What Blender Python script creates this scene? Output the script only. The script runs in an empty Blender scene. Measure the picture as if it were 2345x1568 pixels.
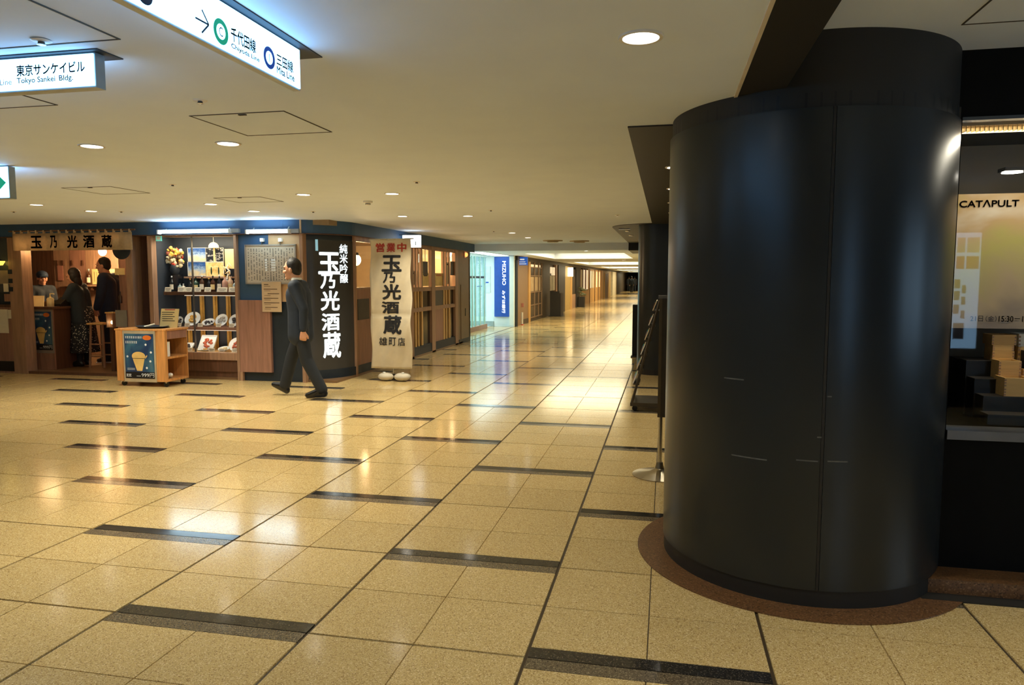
import bpy, bmesh, math, random
from mathutils import Vector, Matrix
random.seed(7)
SC = bpy.context.scene
COL = SC.collection
R = math.radians
# ---------------------------------------------------------------- camera
W_, H_, F_, CH = 2345.0, 1568.0, 1658.0, 1.5
PIT, YAW = R(5.0667), R(11.957)
cam = bpy.data.cameras.new('camera'); cam.sensor_width = 36.0; cam.lens = F_ / W_ * 36.0
cam.clip_start = 0.05; cam.clip_end = 300
camo = bpy.data.objects.new('camera', cam); COL.objects.link(camo)
camo.location = (0, 0, CH); camo.rotation_euler = (math.pi / 2 - PIT, 0, YAW)
SC.camera = camo
# ---------------------------------------------------------------- world, exposure
wd = bpy.data.worlds.new('world'); SC.world = wd; wd.use_nodes = True
wd.node_tree.nodes['Background'].inputs[0].default_value = (0.9, 0.95, 1, 1)
wd.node_tree.nodes['Background'].inputs[1].default_value = 0.0
SC.view_settings.view_transform = 'Standard'; SC.view_settings.look = 'None'
SC.view_settings.gamma = 1.0; SC.view_settings.use_curve_mapping = False
SC.view_settings.exposure = 0.12
LAMP_W = 100.0          # watts of one ceiling downlight
WARM = (1.0, 0.93, 0.74); COOL = (0.78, 0.91, 1.0)
# ---------------------------------------------------------------- photograph pixel -> place
_r = Vector((math.cos(YAW), math.sin(YAW), 0))
_f = Vector((-math.sin(YAW) * math.cos(PIT), math.cos(YAW) * math.cos(PIT), -math.sin(PIT)))
_u = _r.cross(_f)
def P(px, py, X=None, Y=None, Z=None):
    d = _f + _r * ((px - W_ / 2) / F_) - _u * ((py - H_ / 2) / F_)
    o = Vector((0, 0, CH))
    if X is not None: t = (X - o.x) / d.x
    elif Y is not None: t = (Y - o.y) / d.y
    else: t = (Z - o.z) / d.z
    return o + d * t
def proj(p):
    v = Vector(p) - Vector((0, 0, CH)); w = v.dot(_f)
    return (W_ / 2 + F_ * v.dot(_r) / w, H_ / 2 - F_ * v.dot(_u) / w, w)
# ---------------------------------------------------------------- materials
def lin(c):
    return tuple(((v / 255) / 12.92 if v / 255 <= .04045 else ((v / 255 + .055) / 1.055) ** 2.4) for v in c) + (1.0,)
MATS = {}
def M(name, rgb, rough=.5, metal=0., var=.10, ns=8., bump=0., emit=0., ecol=None, stretch=(1, 1, 1), spec=.5, coat=0., detail=4., aniso=0.):
    if name in MATS: return MATS[name]
    m = bpy.data.materials.new(name); m.use_nodes = True; nt = m.node_tree; nd = nt.nodes; lk = nt.links
    b = nd['Principled BSDF']; c = lin(rgb)
    tc = nd.new('ShaderNodeTexCoord'); mp = nd.new('ShaderNodeMapping'); mp.inputs['Scale'].default_value = stretch
    lk.new(tc.outputs['Object'], mp.inputs[0])
    n = nd.new('ShaderNodeTexNoise'); n.inputs['Scale'].default_value = ns; n.inputs['Detail'].default_value = detail
    lk.new(mp.outputs[0], n.inputs[0])
    cr = nd.new('ShaderNodeValToRGB'); e = cr.color_ramp.elements
    e[0].position = .3; e[1].position = .7
    e[0].color = tuple(max(0, v * (1 - var)) for v in c[:3]) + (1,); e[1].color = tuple(min(1, v * (1 + var)) for v in c[:3]) + (1,)
    lk.new(n.outputs[0], cr.inputs[0]); lk.new(cr.outputs[0], b.inputs['Base Color'])
    b.inputs['Roughness'].default_value = rough; b.inputs['Metallic'].default_value = metal
    b.inputs['Specular IOR Level'].default_value = spec; b.inputs['Coat Weight'].default_value = coat
    b.inputs['Coat Roughness'].default_value = .08
    if bump:
        bp = nd.new('ShaderNodeBump'); bp.inputs['Strength'].default_value = bump; bp.inputs['Distance'].default_value = .01
        lk.new(n.outputs[0], bp.inputs['Height']); lk.new(bp.outputs[0], b.inputs['Normal'])
    if emit:
        b.inputs['Emission Color'].default_value = (tuple(ecol) + (1,)) if ecol else c
        b.inputs['Emission Strength'].default_value = emit
    MATS[name] = m
    return m
def wood(name, rgb, rough=.45, axis=2, var=.22, ns=5.):
    st = [7., 7., 7.]; st[axis] = .5
    return M(name, rgb, rough, var=var, ns=ns, stretch=tuple(st), bump=.08, detail=6)
def glass(name, tint=(1, 1, 1), gloss=.02, ior=1.5, boost=0.):
    if name in MATS: return MATS[name]
    m = bpy.data.materials.new(name); m.use_nodes = True; nt = m.node_tree; nd = nt.nodes; lk = nt.links
    nd.remove(nd['Principled BSDF']); o = nd['Material Output']
    t = nd.new('ShaderNodeBsdfTransparent'); t.inputs[0].default_value = tuple(tint) + (1,)
    g = nd.new('ShaderNodeBsdfGlossy'); g.inputs['Roughness'].default_value = gloss
    fr = nd.new('ShaderNodeFresnel'); fr.inputs[0].default_value = ior
    ad = nd.new('ShaderNodeMath'); ad.operation = 'ADD'; ad.inputs[1].default_value = boost; ad.use_clamp = True
    mx = nd.new('ShaderNodeMixShader'); ge = nd.new('ShaderNodeNewGeometry'); iv = nd.new('ShaderNodeMath'); iv.operation = 'SUBTRACT'; iv.inputs[0].default_value = 1.; lk.new(ge.outputs['Backfacing'], iv.inputs[1])
    ml = nd.new('ShaderNodeMath'); ml.operation = 'MULTIPLY'; lk.new(fr.outputs[0], ad.inputs[0]); lk.new(ad.outputs[0], ml.inputs[0]); lk.new(iv.outputs[0], ml.inputs[1]); lk.new(ml.outputs[0], mx.inputs[0])
    lk.new(t.outputs[0], mx.inputs[1]); lk.new(g.outputs[0], mx.inputs[2]); lk.new(mx.outputs[0], o.inputs[0])
    MATS[name] = m
    return m
def translucent(m, k):                  # cloth that lets some light through
    nt = m.node_tree; nd = nt.nodes; b = nd['Principled BSDF']; o = nd['Material Output']
    t = nd.new('ShaderNodeBsdfTranslucent'); mx = nd.new('ShaderNodeMixShader'); mx.inputs[0].default_value = k
    nt.links.new(b.inputs['Base Color'].links[0].from_socket, t.inputs[0])
    nt.links.new(b.outputs[0], mx.inputs[1]); nt.links.new(t.outputs[0], mx.inputs[2]); nt.links.new(mx.outputs[0], o.inputs[0]); return m
def terrazzo(name, base, speck, dark, rough, scale=260.):
    m = bpy.data.materials.new(name); m.use_nodes = True; nt = m.node_tree; nd = nt.nodes; lk = nt.links
    b = nd['Principled BSDF']
    g = nd.new('ShaderNodeNewGeometry')
    v = nd.new('ShaderNodeTexVoronoi'); v.inputs['Scale'].default_value = scale; lk.new(g.outputs['Position'], v.inputs['Vector'])
    sp = nd.new('ShaderNodeSeparateColor'); lk.new(v.outputs['Color'], sp.inputs[0])
    cr = nd.new('ShaderNodeValToRGB'); cr.color_ramp.interpolation = 'CONSTANT'
    e = cr.color_ramp.elements; e[0].position = 0; e[0].color = lin(dark); e[1].position = .13; e[1].color = lin(base)
    k = e.new(.86); k.color = lin(speck)
    lk.new(sp.outputs[0], cr.inputs[0])
    n = nd.new('ShaderNodeTexNoise'); n.inputs['Scale'].default_value = 1.3; n.inputs['Detail'].default_value = 3; lk.new(g.outputs['Position'], n.inputs[0])
    oi = nd.new('ShaderNodeObjectInfo')
    ad = nd.new('ShaderNodeMath'); ad.operation = 'ADD'; lk.new(n.outputs[0], ad.inputs[0]); lk.new(oi.outputs['Random'], ad.inputs[1])
    mr = nd.new('ShaderNodeMapRange'); mr.inputs[1].default_value = .3; mr.inputs[2].default_value = 1.7; mr.inputs[3].default_value = .90; mr.inputs[4].default_value = 1.08
    lk.new(ad.outputs[0], mr.inputs[0])
    mu = nd.new('ShaderNodeVectorMath'); mu.operation = 'SCALE'; lk.new(cr.outputs[0], mu.inputs[0]); lk.new(mr.outputs[0], mu.inputs['Scale'])
    lk.new(mu.outputs[0], b.inputs['Base Color'])
    n2 = nd.new('ShaderNodeTexNoise'); n2.inputs['Scale'].default_value = 3.; n2.inputs['Detail'].default_value = 5; lk.new(g.outputs['Position'], n2.inputs[0])
    m2 = nd.new('ShaderNodeMapRange'); m2.inputs[3].default_value = rough * .8; m2.inputs[4].default_value = rough * 1.25
    lk.new(n2.outputs[0], m2.inputs[0]); lk.new(m2.outputs[0], b.inputs['Roughness'])
    b.inputs['Specular IOR Level'].default_value = .55
    MATS[name] = m
    return m
def ramp_print(name, stops, scale=2.2, rough=.5, axis_mix=.0, emit=0.):
    """flat print in soft washes of colour"""
    m = bpy.data.materials.new(name); m.use_nodes = True; nt = m.node_tree; nd = nt.nodes; lk = nt.links
    b = nd['Principled BSDF']; tc = nd.new('ShaderNodeTexCoord')
    n = nd.new('ShaderNodeTexNoise'); n.inputs['Scale'].default_value = scale; n.inputs['Detail'].default_value = 4; n.inputs['Distortion'].default_value = .6
    lk.new(tc.outputs['Generated'], n.inputs[0])
    s = nd.new('ShaderNodeSeparateXYZ'); lk.new(tc.outputs['Generated'], s.inputs[0])
    mx = nd.new('ShaderNodeMix'); mx.inputs[0].default_value = axis_mix; lk.new(n.outputs[0], mx.inputs[2]); lk.new(s.outputs['Z'], mx.inputs[3])
    cr = nd.new('ShaderNodeValToRGB'); e = cr.color_ramp.elements
    e[0].position = stops[0][0]; e[0].color = lin(stops[0][1]); e[1].position = stops[-1][0]; e[1].color = lin(stops[-1][1])
    for p, c in stops[1:-1]: k = e.new(p); k.color = lin(c)
    lk.new(mx.outputs[0], cr.inputs[0]); lk.new(cr.outputs[0], b.inputs['Base Color']); b.inputs['Roughness'].default_value = rough
    if emit: lk.new(cr.outputs[0], b.inputs['Emission Color']); b.inputs['Emission Strength'].default_value = emit
    MATS[name] = m
    return m
# ---------------------------------------------------------------- mesh helpers
class MB:
    def __init__(s): s.v = []; s.f = []; s.sm = []
    def add(s, vs, fs, smooth=False):
        o = len(s.v); s.v += [tuple(v) for v in vs]; s.f += [tuple(i + o for i in f) for f in fs]; s.sm += [smooth] * len(fs); return s
    def box(s, x0, x1, y0, y1, z0, z1):
        x0, x1 = min(x0, x1), max(x0, x1); y0, y1 = min(y0, y1), max(y0, y1); z0, z1 = min(z0, z1), max(z0, z1)
        return s.add([(x0, y0, z0), (x1, y0, z0), (x1, y1, z0), (x0, y1, z0), (x0, y0, z1), (x1, y0, z1), (x1, y1, z1), (x0, y1, z1)],
                     [(0, 3, 2, 1), (4, 5, 6, 7), (0, 1, 5, 4), (1, 2, 6, 5), (2, 3, 7, 6), (3, 0, 4, 7)])
    def obox(s, c, ax, ay, az):
        c = Vector(c); ax, ay, az = Vector(ax), Vector(ay), Vector(az); v = []
        for k in (-1, 1):
            for i, j in ((-1, -1), (1, -1), (1, 1), (-1, 1)): v.append(c + ax * i + ay * j + az * k)
        return s.add(v, [(0, 3, 2, 1), (4, 5, 6, 7), (0, 1, 5, 4), (1, 2, 6, 5), (2, 3, 7, 6), (3, 0, 4, 7)])
    def prism(s, pts, z0, z1, axis='z'):
        """pts: 2-D outline (counter-clockwise). axis z: (x,y); axis y: (x,z); axis x: (y,z)"""
        n = len(pts)
        def m(p, k):
            return (p[0], p[1], k) if axis == 'z' else ((p[0], k, p[1]) if axis == 'y' else (k, p[0], p[1]))
        v = [m(p, z0) for p in pts] + [m(p, z1) for p in pts]
        fs = [tuple(range(n))[::-1], tuple(range(n, 2 * n))] + [(i, (i + 1) % n, n + (i + 1) % n, n + i) for i in range(n)]
        if axis == 'y': fs = [f[::-1] for f in fs]
        return s.add(v, fs)
    def lathe(s, prof, c=(0, 0, 0), n=24, a0=0., a1=360., close=True, sx=1., sy=1.):
        full = abs(a1 - a0) >= 359.9; k = n if full else n + 1; v = []
        for r, z in prof:
            for i in range(k):
                a = R(a0 + (a1 - a0) * i / n); v.append((c[0] + r * sx * math.cos(a), c[1] + r * sy * math.sin(a), c[2] + z))
        fs = []
        for j in range(len(prof) - 1):
            for i in range(n):
                i2 = (i + 1) % k
                fs.append((j * k + i, j * k + i2, (j + 1) * k + i2, (j + 1) * k + i))
        return s.add(v, fs, True)
    def tube(s, pts, r, n=10, cap=True):
        pts = [Vector(p) for p in pts]; rs = r if isinstance(r, (list, tuple)) else [r] * len(pts)
        v = []; prev = None
        for i, p in enumerate(pts):
            d = (pts[min(i + 1, len(pts) - 1)] - pts[max(i - 1, 0)]).normalized()
            up = prev if prev is not None else (Vector((0, 0, 1)) if abs(d.z) < .9 else Vector((1, 0, 0)))
            a = (up - d * up.dot(d)).normalized(); b = d.cross(a); prev = a
            for k in range(n):
                t = 2 * math.pi * k / n; v.append(p + (a * math.cos(t) + b * math.sin(t)) * rs[i])
        fs = [(j * n + k, j * n + (k + 1) % n, (j + 1) * n + (k + 1) % n, (j + 1) * n + k) for j in range(len(pts) - 1) for k in range(n)]
        s.add(v, fs, True)
        if cap:
            o = len(s.v) - len(v); m = len(pts)
            s.f += [tuple(o + k for k in range(n))[::-1], tuple(o + (m - 1) * n + k for k in range(n))]; s.sm += [False, False]
        return s
    def ell(s, c, rad, n=14, m=9, rot=None):
        c = Vector(c); v = []
        for j in range(1, m):
            t = math.pi * j / m
            for i in range(n):
                a = 2 * math.pi * i / n; q = Vector((rad[0] * math.sin(t) * math.cos(a), rad[1] * math.sin(t) * math.sin(a), rad[2] * math.cos(t)))
                v.append(c + (rot @ q if rot else q))
        t0 = Vector((0, 0, rad[2])); v += [c + (rot @ t0 if rot else t0), c - (rot @ t0 if rot else t0)]
        fs = [((j + 1) * n + i, (j + 1) * n + (i + 1) % n, j * n + (i + 1) % n, j * n + i) for j in range(m - 2) for i in range(n)]
        T = (m - 1) * n
        fs += [(T, i, (i + 1) % n) for i in range(n)] + [(T + 1, (m - 2) * n + (i + 1) % n, (m - 2) * n + i) for i in range(n)]
        return s.add(v, fs, True)
    def mesh(s, name, mat):
        me = bpy.data.meshes.new(name); me.from_pydata([tuple(v) for v in s.v], [], s.f)
        me.polygons.foreach_set('use_smooth', s.sm)
        if any(s.sm): me.set_sharp_from_angle(angle=R(38))
        me.materials.append(mat); me.update(); return me
    def build(s, name, mat, parent=None, label=None, bevel=0.):
        o = bpy.data.objects.new(name, s.mesh(name, mat)); COL.objects.link(o)
        if bevel:
            b = o.modifiers.new('bevel', 'BEVEL'); b.width = bevel; b.segments = 2; b.limit_method = 'ANGLE'
        if parent: adopt(o, parent)
        if label: o['label'] = label
        return o
def adopt(o, parent):
    o.parent = parent
    w = Matrix.Identity(4); q = parent
    chain = []
    while q is not None: chain.append(q); q = q.parent
    for q in reversed(chain): w = w @ q.matrix_parent_inverse @ q.matrix_basis
    o.matrix_parent_inverse = w.inverted()
def tag(o, label, cat, group=None):
    o['label'] = label; o['category'] = cat
    if group: o['group'] = group
    return o
def struct(o): o['kind'] = 'structure'; return o
def thing(name, label, cat, loc=(0, 0, 0), rz=0., group=None):
    o = bpy.data.objects.new(name, None); COL.objects.link(o); o.location = loc; o.rotation_euler = (0, 0, rz)
    o.empty_display_size = .1
    return tag(o, label, cat, group)
def B(name, x0, x1, y0, y1, z0, z1, mat, parent=None, label=None, bevel=0.):
    return MB().box(x0, x1, y0, y1, z0, z1).build(name, mat, parent, label, bevel)
def local(o, parent):               # child whose vertices are in the parent's own frame
    o.parent = parent; return o
def dup(root, loc, rz=None, label=None, group=None):
    r = root.copy(); COL.objects.link(r); r.location = loc
    if rz is not None: r.rotation_euler = (0, 0, rz)
    if label: r['label'] = label
    if group: r['group'] = group
    for ch in root.children:
        c = ch.copy(); COL.objects.link(c); c.parent = r
        for g in ch.children:
            d = g.copy(); COL.objects.link(d); d.parent = c
    return r
# ---------------------------------------------------------------- lettering
_cache = {}
def glyphs(body, bold=0., space=1.):
    k = (body, space)
    if k in _cache: return _cache[k]
    c = bpy.data.curves.new('lettering', 'FONT'); c.body = body; c.size = 1; c.resolution_u = 3; c.space_character = space
    o = bpy.data.objects.new('lettering', c); COL.objects.link(o); bpy.context.view_layer.update()
    me = bpy.data.meshes.new_from_object(o.evaluated_get(bpy.context.evaluated_depsgraph_get()))
    vs = [(v.co.x, v.co.y) for v in me.vertices]; fs = [tuple(p.vertices) for p in me.polygons]
    bpy.data.objects.remove(o); bpy.data.curves.remove(c); bpy.data.meshes.remove(me)
    _cache[k] = (vs, fs); return vs, fs
def fit(body, u0, u1, v0, v1, bold=0., space=1.):
    vs, fs = glyphs(body, 0., space)
    if bold:
        n = len(vs); v2 = list(vs); f2 = list(fs)
        for k in range(10):
            a = 2 * math.pi * k / 10; o = len(v2)
            v2 += [(x + bold * math.cos(a), y + bold * math.sin(a)) for x, y in vs]; f2 += [tuple(i + o for i in f) for f in fs]
        vs, fs = v2, f2
    a0 = min(v[0] for v in vs); a1 = max(v[0] for v in vs); b0 = min(v[1] for v in vs); b1 = max(v[1] for v in vs)
    return [(u0 + (v[0] - a0) / (a1 - a0) * (u1 - u0), v0 + (v[1] - b0) / (b1 - b0) * (v1 - v0)) for v in vs], fs
def finer(vs, fs, step, us):
    bm = bmesh.new(); bv = [bm.verts.new((u * us, v, 0)) for u, v in vs]
    for f in fs:
        try: bm.faces.new([bv[i] for i in f])
        except ValueError: pass
    bmesh.ops.triangulate(bm, faces=bm.faces)
    for _ in range(5):
        long = [e for e in bm.edges if e.calc_length() > step]
        if not long: break
        bmesh.ops.subdivide_edges(bm, edges=long, cuts=1); bmesh.ops.triangulate(bm, faces=[f for f in bm.faces if len(f.verts) > 3])
    bm.verts.index_update(); out = ([(v.co.x / us, v.co.y) for v in bm.verts], [tuple(v.index for v in f.verts) for f in bm.faces]); bm.free(); return out
def lettering(name, items, place, mat, parent, label=None, step=0., us=1.):
    """items: list of (text, u0,u1,v0,v1[,bold[,space]]); place maps (u,v) to a point"""
    mb = MB()
    for it in items:
        vs, fs = fit(*it)
        if step: vs, fs = finer(vs, fs, step, us)
        mb.add([place(u, v) for u, v in vs], fs)
    return mb.build(name, mat, parent, label)
def front(Y): return lambda u, v: (u, Y, v)             # faces -Y
def side(X): return lambda u, v: (X, u, v)              # faces +X
def column_text(text, uc, w, v1, v0, bold=0., gap=.06):
    n = len(text); h = (v1 - v0) / n; out = []
    for i, ch in enumerate(text):
        out.append((ch, uc - w / 2, uc + w / 2, v1 - (i + 1) * h + h * gap, v1 - i * h - h * gap, bold))
    return out
# ---------------------------------------------------------------- palette
CEILW = M('ceiling_paint', (228, 239, 255), .7, var=.02, ns=3)
BLACKM = M('black_metal_cladding', (56, 60, 63), .30, metal=.55, var=.08, ns=2.)
BLACKP = M('black_paint', (38, 36, 33), .55, var=.08, ns=3)
BLACKD = M('black_lacquer', (16, 16, 16), .4, var=.1)
NAVY = M('navy_board', (56, 90, 128), .5, var=.06, ns=3)
NAVYD = M('navy_kick', (28, 40, 52), .5, var=.1, ns=5)
WOODR = wood('reddish_wood', (158, 116, 98))
WOODD = wood('dark_wood', (98, 66, 48))
WOODF = wood('frame_wood', (166, 130, 104))
WOODP = wood('pale_wood', (222, 180, 116))
WOODC = wood('cart_wood', (206, 146, 84))
CREAM = M('cream_wall', (232, 214, 176), .7, var=.03)
PAPER = M('paper', (236, 226, 204), .8, var=.04, ns=14)
INK = M('ink', (26, 26, 30), .6, var=.1)
WHITE = M('white_plastic', (236, 236, 232), .4, var=.02)
STEEL = M('brushed_steel', (196, 192, 184), .25, metal=1., var=.05, ns=20, stretch=(1, 1, 12))
GLASS = glass('clear_glass')
SKIN = M('skin', (206, 152, 122), .5, var=.06, ns=20)
HAIR = M('dark_hair', (26, 22, 20), .6, var=.4, ns=60, stretch=(1, 1, .15), bump=.5)
LAMPON = M('lamp_lens', (255, 250, 235), .4, emit=9., ecol=(1, .93, .8), var=.01)
TUBE = M('tube_glow', (255, 255, 255), .4, emit=22., ecol=(.62, .88, 1.), var=.01)
TRIMW = M('lamp_trim', (226, 222, 212), .35, var=.03)
# ================================================================ STRUCTURE
ZC = 2.33
YF = 9.55                     # shop front plane
# ---- floor: dark joint bed, terrazzo tiles, granite strips
TERR = terrazzo('terrazzo_tile', (214, 184, 124), (240, 218, 166), (168, 136, 84), .125)
GRAN_D = terrazzo('black_granite', (46, 42, 38), (84, 78, 70), (26, 24, 22), .10)
GRAN_L = terrazzo('brown_granite', (108, 94, 74), (150, 134, 108), (66, 56, 44), .16)
JOINT = M('dark_joint', (72, 58, 40), .5, var=.1)
floor = struct(B('floor', -14, 5, -7, 100, -.2, -.006, JOINT))
X0, SX, Y0, SY = -2.405, .9435, 2.71, .9155
def tile_mesh(w, d, mat, name):
    b = .0015
    v = [(-w / 2, -d / 2, -.006), (w / 2, -d / 2, -.006), (w / 2, d / 2, -.006), (-w / 2, d / 2, -.006),
         (-w / 2 + b, -d / 2 + b, 0), (w / 2 - b, -d / 2 + b, 0), (w / 2 - b, d / 2 - b, 0), (-w / 2 + b, d / 2 - b, 0)]
    f = [(4, 5, 6, 7), (0, 1, 5, 4), (1, 2, 6, 5), (2, 3, 7, 6), (3, 0, 4, 7)]
    return v, f
GX, GT, SH = .013, .003, .082           # wide joint, thin joint, half depth of a strip
pieces = []                              # (cx, cy, w, d, kind)
for i in range(-12, 7):
    for j in range(-10, 107):
        xa = X0 + i * SX; ya = Y0 + j * SY
        if ya > 17 and (xa < -8 or xa > 0): continue
        if ya > 23 and xa < -5.4: continue
        s0 = (i + j) % 2 == 0; s1 = not s0          # strip at the near end / the far end of this cell
        y_lo = ya + (SH if s0 else GX / 2 * .8); y_hi = ya + SY - (SH if s1 else GX / 2 * .8)
        ym = ya + SY / 2
        for k in (0, 1):
            xl = xa + (GX / 2 if k == 0 else SX / 2 + GT / 2); xr = xa + (SX / 2 - GT / 2 if k == 0 else SX - GX / 2)
            for (a, b) in ((y_lo, ym - GT / 2), (ym + GT / 2, y_hi)):
                pieces.append(((xl + xr) / 2, (a + b) / 2, xr - xl, b - a, 't'))
        if s0:
            xl, xr = xa + GX / 2, xa + SX - GX / 2
            pieces.append(((xl + xr) / 2, ya + SH / 2 + .0005, xr - xl, SH - .002, 'd'))
            pieces.append(((xl + xr) / 2, ya - SH / 2 - .0005, xr - xl, SH - .002, 'l'))
def seen(p):
    x, y, w, d, k = p
    if y < .9 or (y > 9.3 and x < -4.6) or y > 26: return 0.
    if (x - .69) ** 2 + (y - 4.11) ** 2 < .6 or (x > .1 and y > 3.8): return 0.
    q = proj((x, y, 0))
    if q[2] < .5 or not (-120 < q[0] < W_ + 120 and 600 < q[1] < H_ + 90): return 0.
    return w * d / q[2] ** 3
for kind, mat, nm, most in (('t', TERR, 'floor_tile', 300), ('d', GRAN_D, 'black_granite_strip', 60), ('l', GRAN_L, 'brown_granite_strip', 60)):
    ps = sorted([p for p in pieces if p[4] == kind], key=seen, reverse=True)
    cache = {}; rest = MB()
    for n, p in enumerate(ps):
        if n < most and seen(p) > 0:
            key = (round(p[2], 3), round(p[3], 3))
            if key not in cache:
                mb = MB(); mb.add(*tile_mesh(key[0], key[1], mat, nm)); cache[key] = mb.mesh(nm, mat)
            o = bpy.data.objects.new(nm, cache[key]); COL.objects.link(o); o.parent = floor; o.location = (p[0], p[1], 0)
        else:
            v, f = tile_mesh(p[2], p[3], mat, nm); rest.add([(a + p[0], b + p[1], c) for a, b, c in v], f)
    o = rest.build(nm + '_field', mat, floor); o['kind'] = 'stuff'
# ---- ceilings
ceil = struct(MB().box(-14, .305, -7, 4.1, ZC, ZC + .25).box(-14, 5, 4.1, 17.3, ZC, ZC + .25).build('ceiling', CEILW))
B('edge_trim', .290, .305, -7, 4.1, ZC - .006, ZC + .01, M('pale_trim', (226, 214, 190), .4), ceil)
GROOVE = M('panel_groove', (62, 58, 54), .7)
def access_panel(x0, x1, y0, y1, z=ZC, parent=None):
    parent = parent or ceil
    MB().box(x0 - .007, x0, y0 - .007, y1 + .007, z - .003, z + .004).box(x1, x1 + .007, y0 - .007, y1 + .007, z - .003, z + .004).box(x0, x1, y0 - .007, y0, z - .003, z + .004).box(x0, x1, y1, y1 + .007, z - .003, z + .004).build('panel_frame', GROOVE, parent)
    B('access_panel', x0, x1, y0, y1, z - .001, z + .004, CEILW, parent)
    B('panel_latch', x0 + .26, x0 + .30, y0 + .012, y0 + .028, z - .006, z, GROOVE, parent)
for a in ((-2.40, -1.88, 3.38, 3.90), (-2.40, -1.88, 1.74, 2.26), (-3.40, -2.88, 2.5, 3.03), (-5.46, -4.95, 5.77, 6.28), (-4.60, -4.08, 6.81, 7.27)): access_panel(*a)
# black soffits, beam and the raised ceiling on the right
cr_ = struct(B('ceiling_right', .50, 5, -7, 4.1, 2.56, 2.80, CEILW))
access_panel(1.20, 1.70, 2.95, 3.46, 2.56, cr_)
struct(B('trim_1', .305, .50, -7, 4.1, ZC, 2.80, BLACKP))
struct(B('trim_2', -.22, 5, 4.10, 11.2, ZC - .008, ZC + .02, BLACKP))
pts = [(5, 11.2), (5, 17.3), (-.87, 17.3), (-.87, 11.95)]
for k in range(9):
    a = R(180 + 90 * k / 8); pts.append((-.07 + .80 * math.cos(a), 12.0 + .80 * math.sin(a)))
pts = [(5, 11.2)] + [(5, 17.3), (-.87, 17.3), (-.87, 12.0)] + pts[5:]
struct(MB().prism(pts, ZC - .008, ZC + .02).build('trim_3', BLACKP))
# drop beam and the corridor ceiling beyond it
struct(MB().box(-14, 5, 17.3, 17.62, 2.165, 2.58).box(-14, 5, 17.62, 17.66, 2.175, 2.58).build('trim_4', CEILW))
struct(B('trim_5', -.87, 5, 17.27, 17.3, 2.165, ZC, BLACKD))
struct(B('trim_6', -.87, 5, 17.3, 19.5, 2.150, 2.164, BLACKP))
COFF = [(20.4, 26.2), (31.5, 38.), (45., 52.), (60., 67.), (76., 83.)]
mb = MB(); ZF = 2.20
mb.box(-14, -3.95, 17.62, 100, ZF, 2.6).box(-1.15, 5, 17.62, 100, ZF, 2.6)
yy = 17.62
for a, b in COFF + [(100, 100)]:
    mb.box(-3.95, -1.15, yy, a, ZF, 2.6); yy = b
for a, b in COFF: mb.box(-3.95, -1.15, a, b, 2.44, 2.6)
struct(mb.build('ceiling_far', CEILW))
COVE = M('cove_glow', (255, 224, 150), .5, emit=4.2, ecol=(1., .90, .60), var=.02)
for k, (a, b) in enumerate(COFF):
    t = thing('cove_light', ['nearest glowing warm ceiling cove over the far corridor', 'second glowing ceiling cove along the far corridor', 'third glowing ceiling cove along the far corridor', 'fourth glowing ceiling cove along the far corridor', 'farthest glowing ceiling cove at the corridor end'][k], 'light', (-2.55, (a + b) / 2, 2.44), group='corridor ceiling coves')
    B('diffuser', -3.80, -1.30, a + .15, b - .15, 2.424, 2.438, COVE, t)
    MB().box(-3.95, -3.80, a, b, 2.40, 2.44).box(-1.30, -1.15, a, b, 2.40, 2.44).build('cove_lip', CEILW, t)
# ---- outer walls that close the place
BEIGE = M('beige_wall', (206, 190, 160), .6, var=.04)
struct(B('wall_left', -14.2, -14, -7, 14, 0, 2.9, BEIGE))
struct(B('wall_back', -14, 5, -7.2, -7, 0, 2.9, BEIGE))
struct(B('wall_right', 5, 5.2, -7, 18, 0, 2.9, BLACKP))
struct(B('wall_store', 2.4, 2.5, 5.6, 11.3, 0, 2.33, BLACKP))
struct(B('wall_end', -6, 5, 97, 97.3, 0, 2.6, M('dark_end_wall', (62, 50, 38), .6)))
struct(B('wall_corridor_right', 1.4, 1.6, 17.6, 97, 0, 2.3, M('corridor_wall', (158, 132, 92), .5)))
# ================================================================ ROUND COLUMN on the right
CX, CY_, CR = .70, 4.085, .69
col = thing('round_column', 'large round column clad in dark gunmetal metal at the right', 'column', (CX, CY_, 0))
def arc_panel(name, a0, a1, r0, r1, z0, z1, mat, parent, n=48, label=None):
    v = []; f = []
    for i in range(n + 1):
        a = R(a0 + (a1 - a0) * i / n); c, s = math.cos(a), math.sin(a)
        for r, z in ((r0, z0), (r1, z0), (r1, z1), (r0, z1)): v.append((CX + r * c, CY_ + r * s, z))
    for i in range(n):
        for k in range(4): f.append((i * 4 + k, (i + 1) * 4 + k, (i + 1) * 4 + (k + 1) % 4, i * 4 + (k + 1) % 4))
    f += [(0, 1, 2, 3)[::-1], tuple(n * 4 + k for k in (0, 1, 2, 3))]
    f = [q[::-1] for q in f]
    mb = MB(); mb.add(v, f, True); return mb.build(name, mat, parent, label)
arc_panel('core', 0, 360, .3, CR - .012, .02, 2.30, BLACKD, col, 72)
arc_panel('metal_panel', -89.6, 20, CR - .01, CR, .085, 2.235, BLACKM, col)
arc_panel('metal_panel', -180, -90.9, CR - .01, CR, .085, 2.235, BLACKM, col)
arc_panel('metal_panel', -270, -181, CR - .01, CR, .085, 2.235, BLACKM, col)
arc_panel('seam_strip', -90.75, -89.75, CR - .012, CR - .002, .085, 2.235, BLACKP, col, 3)
arc_panel('skirting', 0, 360, CR - .03, CR - .006, .0, .085, BLACKP, col, 96)
arc_panel('collar', -180, 20, CR - .05, CR - .012, 2.235, 2.56, BLACKP, col, 64)
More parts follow.
